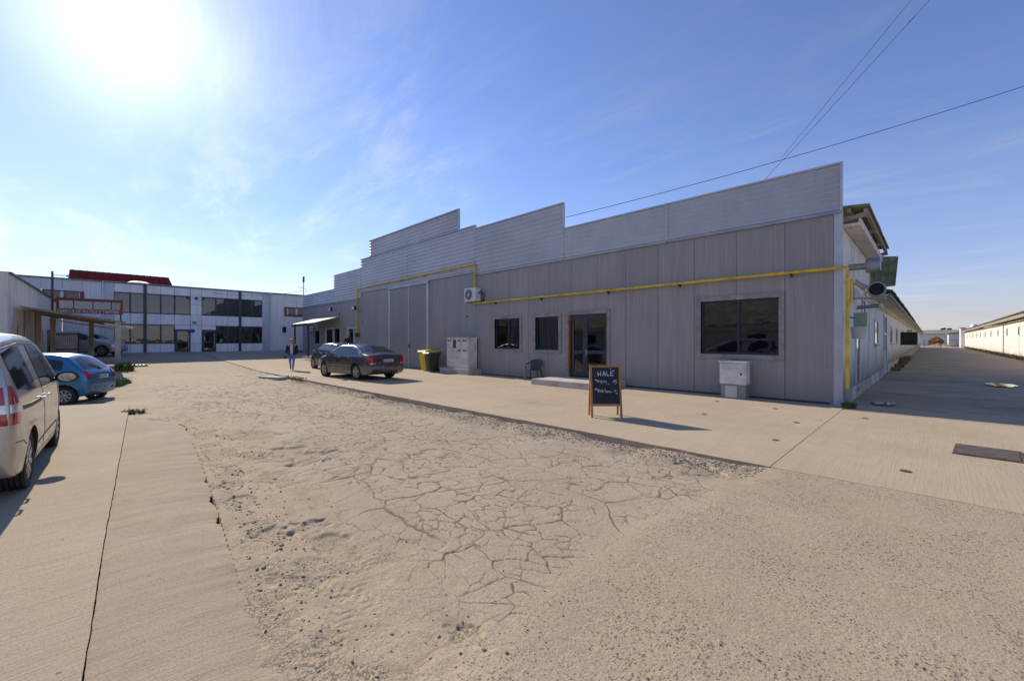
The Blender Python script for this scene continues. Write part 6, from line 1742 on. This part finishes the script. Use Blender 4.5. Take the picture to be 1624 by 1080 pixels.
# ------------------------------------------------------------------ wires
def wire(a, b_, sag, label, r=.012):
    a, b_ = Vector(a), Vector(b_); P = []
    for i in range(25):
        t = i / 24; p = a.lerp(b_, t); p.z -= sag * 4 * t * (1 - t); P.append(p)
    o = MB().tube(P, r, 6).build('overhead_wire', M['black'], smooth='all'); tag(o, label, 'wire', 'overhead wires')
def ray(px, py, d):
    lat = tpx(px) * d; return (S * (lat - d), S * (lat + d), CAM_H + (540 - py) / FPX * d)
wire(ray(1212, 286, 17), ray(1500, -28, 9), .02, 'overhead wire rising steeply from behind the parapet, the lower of two', .008)
wire(ray(1240, 250, 16), ray(1478, -40, 9), .01, 'overhead wire rising steeply from behind the parapet, the upper of two', .007)
wire(ray(893, 346, 20), ray(1720, 106, 17), .25, 'long overhead wire passing behind the parapet towards the right', .013)
wire(ray(300, 458, 36), ray(481, 461, 37), .5, 'thin slack cable from the office roof to the aerial', .014)

# ------------------------------------------------------------------ vegetation and loose stones
def leaf_mat(name, c):
    n = NT(name); oi = n.noise(3, 3); return n.done(n.mix(oi, mul(c, .6), mul(c, 1.5)), .7)
M['grass'] = leaf_mat('grass_blades', (.09, .13, .02)); M['weed'] = leaf_mat('weed_leaves', (.10, .17, .03)); M['drygrass'] = leaf_mat('dry_grass', (.22, .17, .07)); M['autumn'] = leaf_mat('autumn_leaves', (.30, .13, .03))
def tuft(name, label, cx, cy, rx_, ry_, n, h, m, seed, w=.012, kind='stuff', z=None):
    r_ = random.Random(seed); b = MB()
    for i in range(n):
        a = r_.uniform(0, 6.283); q = math.sqrt(r_.random()); x, y = cx + rx_ * q * math.cos(a), cy + ry_ * q * math.sin(a)
        z0 = gz1(x, y) - .06 if z is None else z; l = h * r_.uniform(.4, 1.2); t = r_.uniform(0, 6.283); ln = r_.uniform(.2, .9) * l; s_ = w * r_.uniform(.6, 1.4)
        dx, dy = math.cos(t), math.sin(t)
        b.add([(x - dy * s_, y + dx * s_, z0), (x + dy * s_, y - dx * s_, z0), (x + dx * ln * .5 + dy * s_ * .8, y + dy * ln * .5 - dx * s_ * .8, z0 + l * .7), (x + dx * ln * .5 - dy * s_ * .8, y + dy * ln * .5 + dx * s_ * .8, z0 + l * .7), (x + dx * ln, y + dy * ln, z0 + l)], [(0, 1, 2, 3), (3, 2, 4)])
    o = b.build(name, m, fix=False); tag(o, label, 'plant', kind=kind); return o
q = gp(210, 652); tuft('grass_tuft', 'green weed tuft at the corner of the parking slab', q[0], q[1], .16, .22, 160, .10, M['weed'], 1)
q = gp(185, 604); tuft('grass_patch', 'yellow-green grass patch at the foot of the awning post', q[0] + .6, q[1] - .5, 1.5, .9, 1700, .16, M['grass'], 2, .016)
q = gp(200, 600); tuft('grass_patch', 'yellow-green weeds beside the awning post', -29.0, 1.1, .35, .35, 160, .45, M['grass'], 12, .03)
tuft('weed_clump', 'green weed clump at the foot of the yellow pipe', -1.38, 12.92, .14, .14, 220, .14, M['weed'], 3, .014, None, -.01)
for i, (y, n, h) in enumerate(((30.5, 90, .22), (34.6, 90, .25), (39.5, 160, .45), (47, 140, .4))):
    tuft('weed_clump', ['dry weeds at the side wall past the teal door', 'dry weeds below the second side window', 'tall dry weeds below the black hood', 'tall dry weeds beyond the black hood'][i], SX + .25, y, .2, 1.0, n, h, M['drygrass'], 20 + i, .03, None, 0)
tuft('weed_strip', 'dry grass strip along the foot of the long white barn', BXX - .35, 85, .25, 52, 1500, .32, M['drygrass'], 31, .05, 'stuff', 0)
q = gp(150, 641, -.2); tuft('grass_tuft', 'small grass tuft behind the wheel of the blue hatchback', q[0], q[1], .25, .2, 120, .10, M['weed'], 9)
q = gp(470, 599, .0); tuft('grass_tuft', 'low weeds along the broken apron edge by the woman', q[0], q[1], 1.3, .25, 240, .10, M['drygrass'], 10, .02)
# rubble heap and autumn bush far down the alley
b = MB(); V = []; F = []
for i in range(15):
    for j in range(9):
        x, y = -.8 + 5.2 * i / 14, 143 + 10 * j / 8; V.append((x, y, -.2 + 1.1 * math.sin(math.pi * i / 14) * math.sin(math.pi * j / 8) * random.uniform(.7, 1.2)))
F = [(i * 9 + j, (i + 1) * 9 + j, (i + 1) * 9 + j + 1, i * 9 + j + 1) for i in range(14) for j in range(8)]
b.add(V, F); tag(b.build('sand_heap', fm), 'low sand heap behind the tube gate', 'heap')
tr = thing('autumn_tree', 'orange-brown bushy tree at the far end of the alley', 'tree', (1.4, 180, 0))
MB().tube([(1.4, 180, -.3), (1.3, 180, 1.5), (1.5, 180.2, 2.6)], [.25, .2, .1], 8).build('trunk', M['oldwood'], tr)
r_ = random.Random(8); b = MB()
for i in range(900):
    a = r_.uniform(0, 6.283); q_ = r_.random() ** .5; e_ = r_.random()
    x, y, z = 1.4 + 1.6 * q_ * math.cos(a), 180 + 1.6 * q_ * math.sin(a), .6 + 2.2 * e_ * (1 - .6 * q_ ** 2)
    t = Vector((r_.uniform(-1, 1), r_.uniform(-1, 1), r_.uniform(-1, 1))).normalized(); u_ = t.orthogonal().normalized(); s_ = r_.uniform(.15, .35)
    c = Vector((x, y, z)); b.add([c - t * s_, c + u_ * s_ * .6, c + t * s_, c - u_ * s_ * .6], [(0, 1, 2, 3)])
b.build('crown', M['autumn'], tr, fix=False)
# far tree line on the horizon
hz_ = MB(); r_ = random.Random(11)
for i in range(2200):
    x = r_.uniform(-180, 260); y = 420 + r_.uniform(-15, 15); z = r_.random() ** 1.5 * (7 + 4 * math.sin(x * .05) + 2 * math.sin(x * .21)); s_ = r_.uniform(.8, 1.8)
    t = Vector((r_.uniform(-1, 1), r_.uniform(-1, 1), r_.uniform(-1, 1))).normalized(); u_ = t.orthogonal().normalized(); c = Vector((x, y, z))
    hz_.add([c - t * s_, c + u_ * s_, c + t * s_, c - u_ * s_], [(0, 1, 2, 3)])
tag(hz_.build('far_woods', leaf_mat('far_woods', (.06, .06, .045)), fix=False), 'far dark tree line on the horizon', 'woods', kind='stuff')

# loose stones and asphalt crumbs
ico = [(0, 0, 1), (.894, 0, .447), (.276, .851, .447), (-.724, .526, .447), (-.724, -.526, .447), (.276, -.851, .447), (.724, .526, -.447), (-.276, .851, -.447), (-.894, 0, -.447), (-.276, -.851, -.447), (.724, -.526, -.447), (0, 0, -1)]
icf = [(0, 1, 2), (0, 2, 3), (0, 3, 4), (0, 4, 5), (0, 5, 1), (1, 6, 2), (2, 7, 3), (3, 8, 4), (4, 9, 5), (5, 10, 1), (6, 7, 2), (7, 8, 3), (8, 9, 4), (9, 10, 5), (10, 6, 1), (11, 7, 6), (11, 8, 7), (11, 9, 8), (11, 10, 9), (11, 6, 10)]
ico = np.array(ico)
def stones(name, label, x, y, size, m):
    x, y, size = map(np.asarray, (x, y, size)); z = yard_fields(x, y)[0]
    ok = z > gz(x, y) - .2
    x, y, size, z = x[ok], y[ok], size[ok], z[ok]
    n = len(x); sc = size[:, None, None] * rng.uniform(.6, 1.2, (n, 12, 1)) * np.array([1, 1, .5]) * rng.uniform(.7, 1.3, (n, 1, 3))
    V = ico[None] * sc
    a = rng.uniform(0, 6.283, n); c, s_ = np.cos(a)[:, None], np.sin(a)[:, None]
    V = np.stack([V[..., 0] * c - V[..., 1] * s_, V[..., 0] * s_ + V[..., 1] * c, V[..., 2]], -1) + np.stack([x, y, z + size * .25], -1)[:, None]
    Fx = (np.array(icf)[None] + (np.arange(n) * 12)[:, None, None]).reshape(-1, 3)
    me = bpy.data.meshes.new(name); me.from_pydata(V.reshape(-1, 3).tolist(), [], Fx.tolist()); setmat(me, m)
    o = link(name, me); tag(o, label, 'rubble', kind='stuff'); return o
M['stone'] = plain('loose_stone', (.40, .335, .255), .9, 0, .5, 14)
M['crumb'] = plain('asphalt_crumb', (.24, .205, .165), .9, 0, .5, 14)
n = 1700
xs = rng.uniform(-12, -1.4, n); ys = slab_edge_y(xs) + np.abs(rng.normal(0, .33, n)) + .03
stones('gravel', 'loose stones along the broken slab edge', xs, ys, .0025 + .011 * rng.random(n) ** 4, M['stone'])
xs = rng.uniform(-10, -1.4, 150); ys = slab_edge_y(xs) + np.abs(rng.normal(0, .35, 150)) + .02
stones('gravel', 'dark asphalt crumbs along the broken slab edge', xs, ys, .004 + .014 * rng.random(150) ** 4, M['crumb'])
n = 6000
xs = -1.5 - rng.random(n) ** 1.3 * 17; ys = APRON_Y - np.abs(rng.normal(0, .30, n)) - .02
stones('gravel', 'loose stones in the gap along the apron', xs, ys, .004 + .020 * rng.random(n) ** 3.5, M['stone'])
n = 2600
a = R(135) + rng.uniform(-1, 1, n) * R(52); d = 1.6 + 9 * rng.random(n) ** 1.6
xs, ys = d * np.cos(a), d * np.sin(a); k = (ys > slab_edge_y(xs) + .05) & (ys < APRON_Y - .05)
stones('gravel', 'small grit scattered over the yard asphalt', xs[k], ys[k], .002 + .007 * rng.random(k.sum()) ** 3, M['crumb'])

cl_x, cl_y, cl_s = [], [], []
for (a, c), k in zip([(-7.0, 1.6), (-6.3, 1.22), (-5.7, 1.12), (-5.0, 1.06), (-4.35, 1.0), (-3.85, 1.08), (-3.2, 0.95), (-8.6, 1.55), (-1.85, 1.5), (-2.1, 5.75), (-2.5, 5.8)], [40, 40, 32, 32, 28, 24, 20, 26, 10, 60, 50]):
    cl_x.append(rng.normal(a, .16, k)); cl_y.append(rng.normal(c, .075, k)); cl_s.append(.004 + .014 * rng.random(k) ** 2.6)
stones('rubble', 'clumps of broken asphalt lumps in the potholes', np.concatenate(cl_x), np.concatenate(cl_y), np.concatenate(cl_s), M['crumb'])
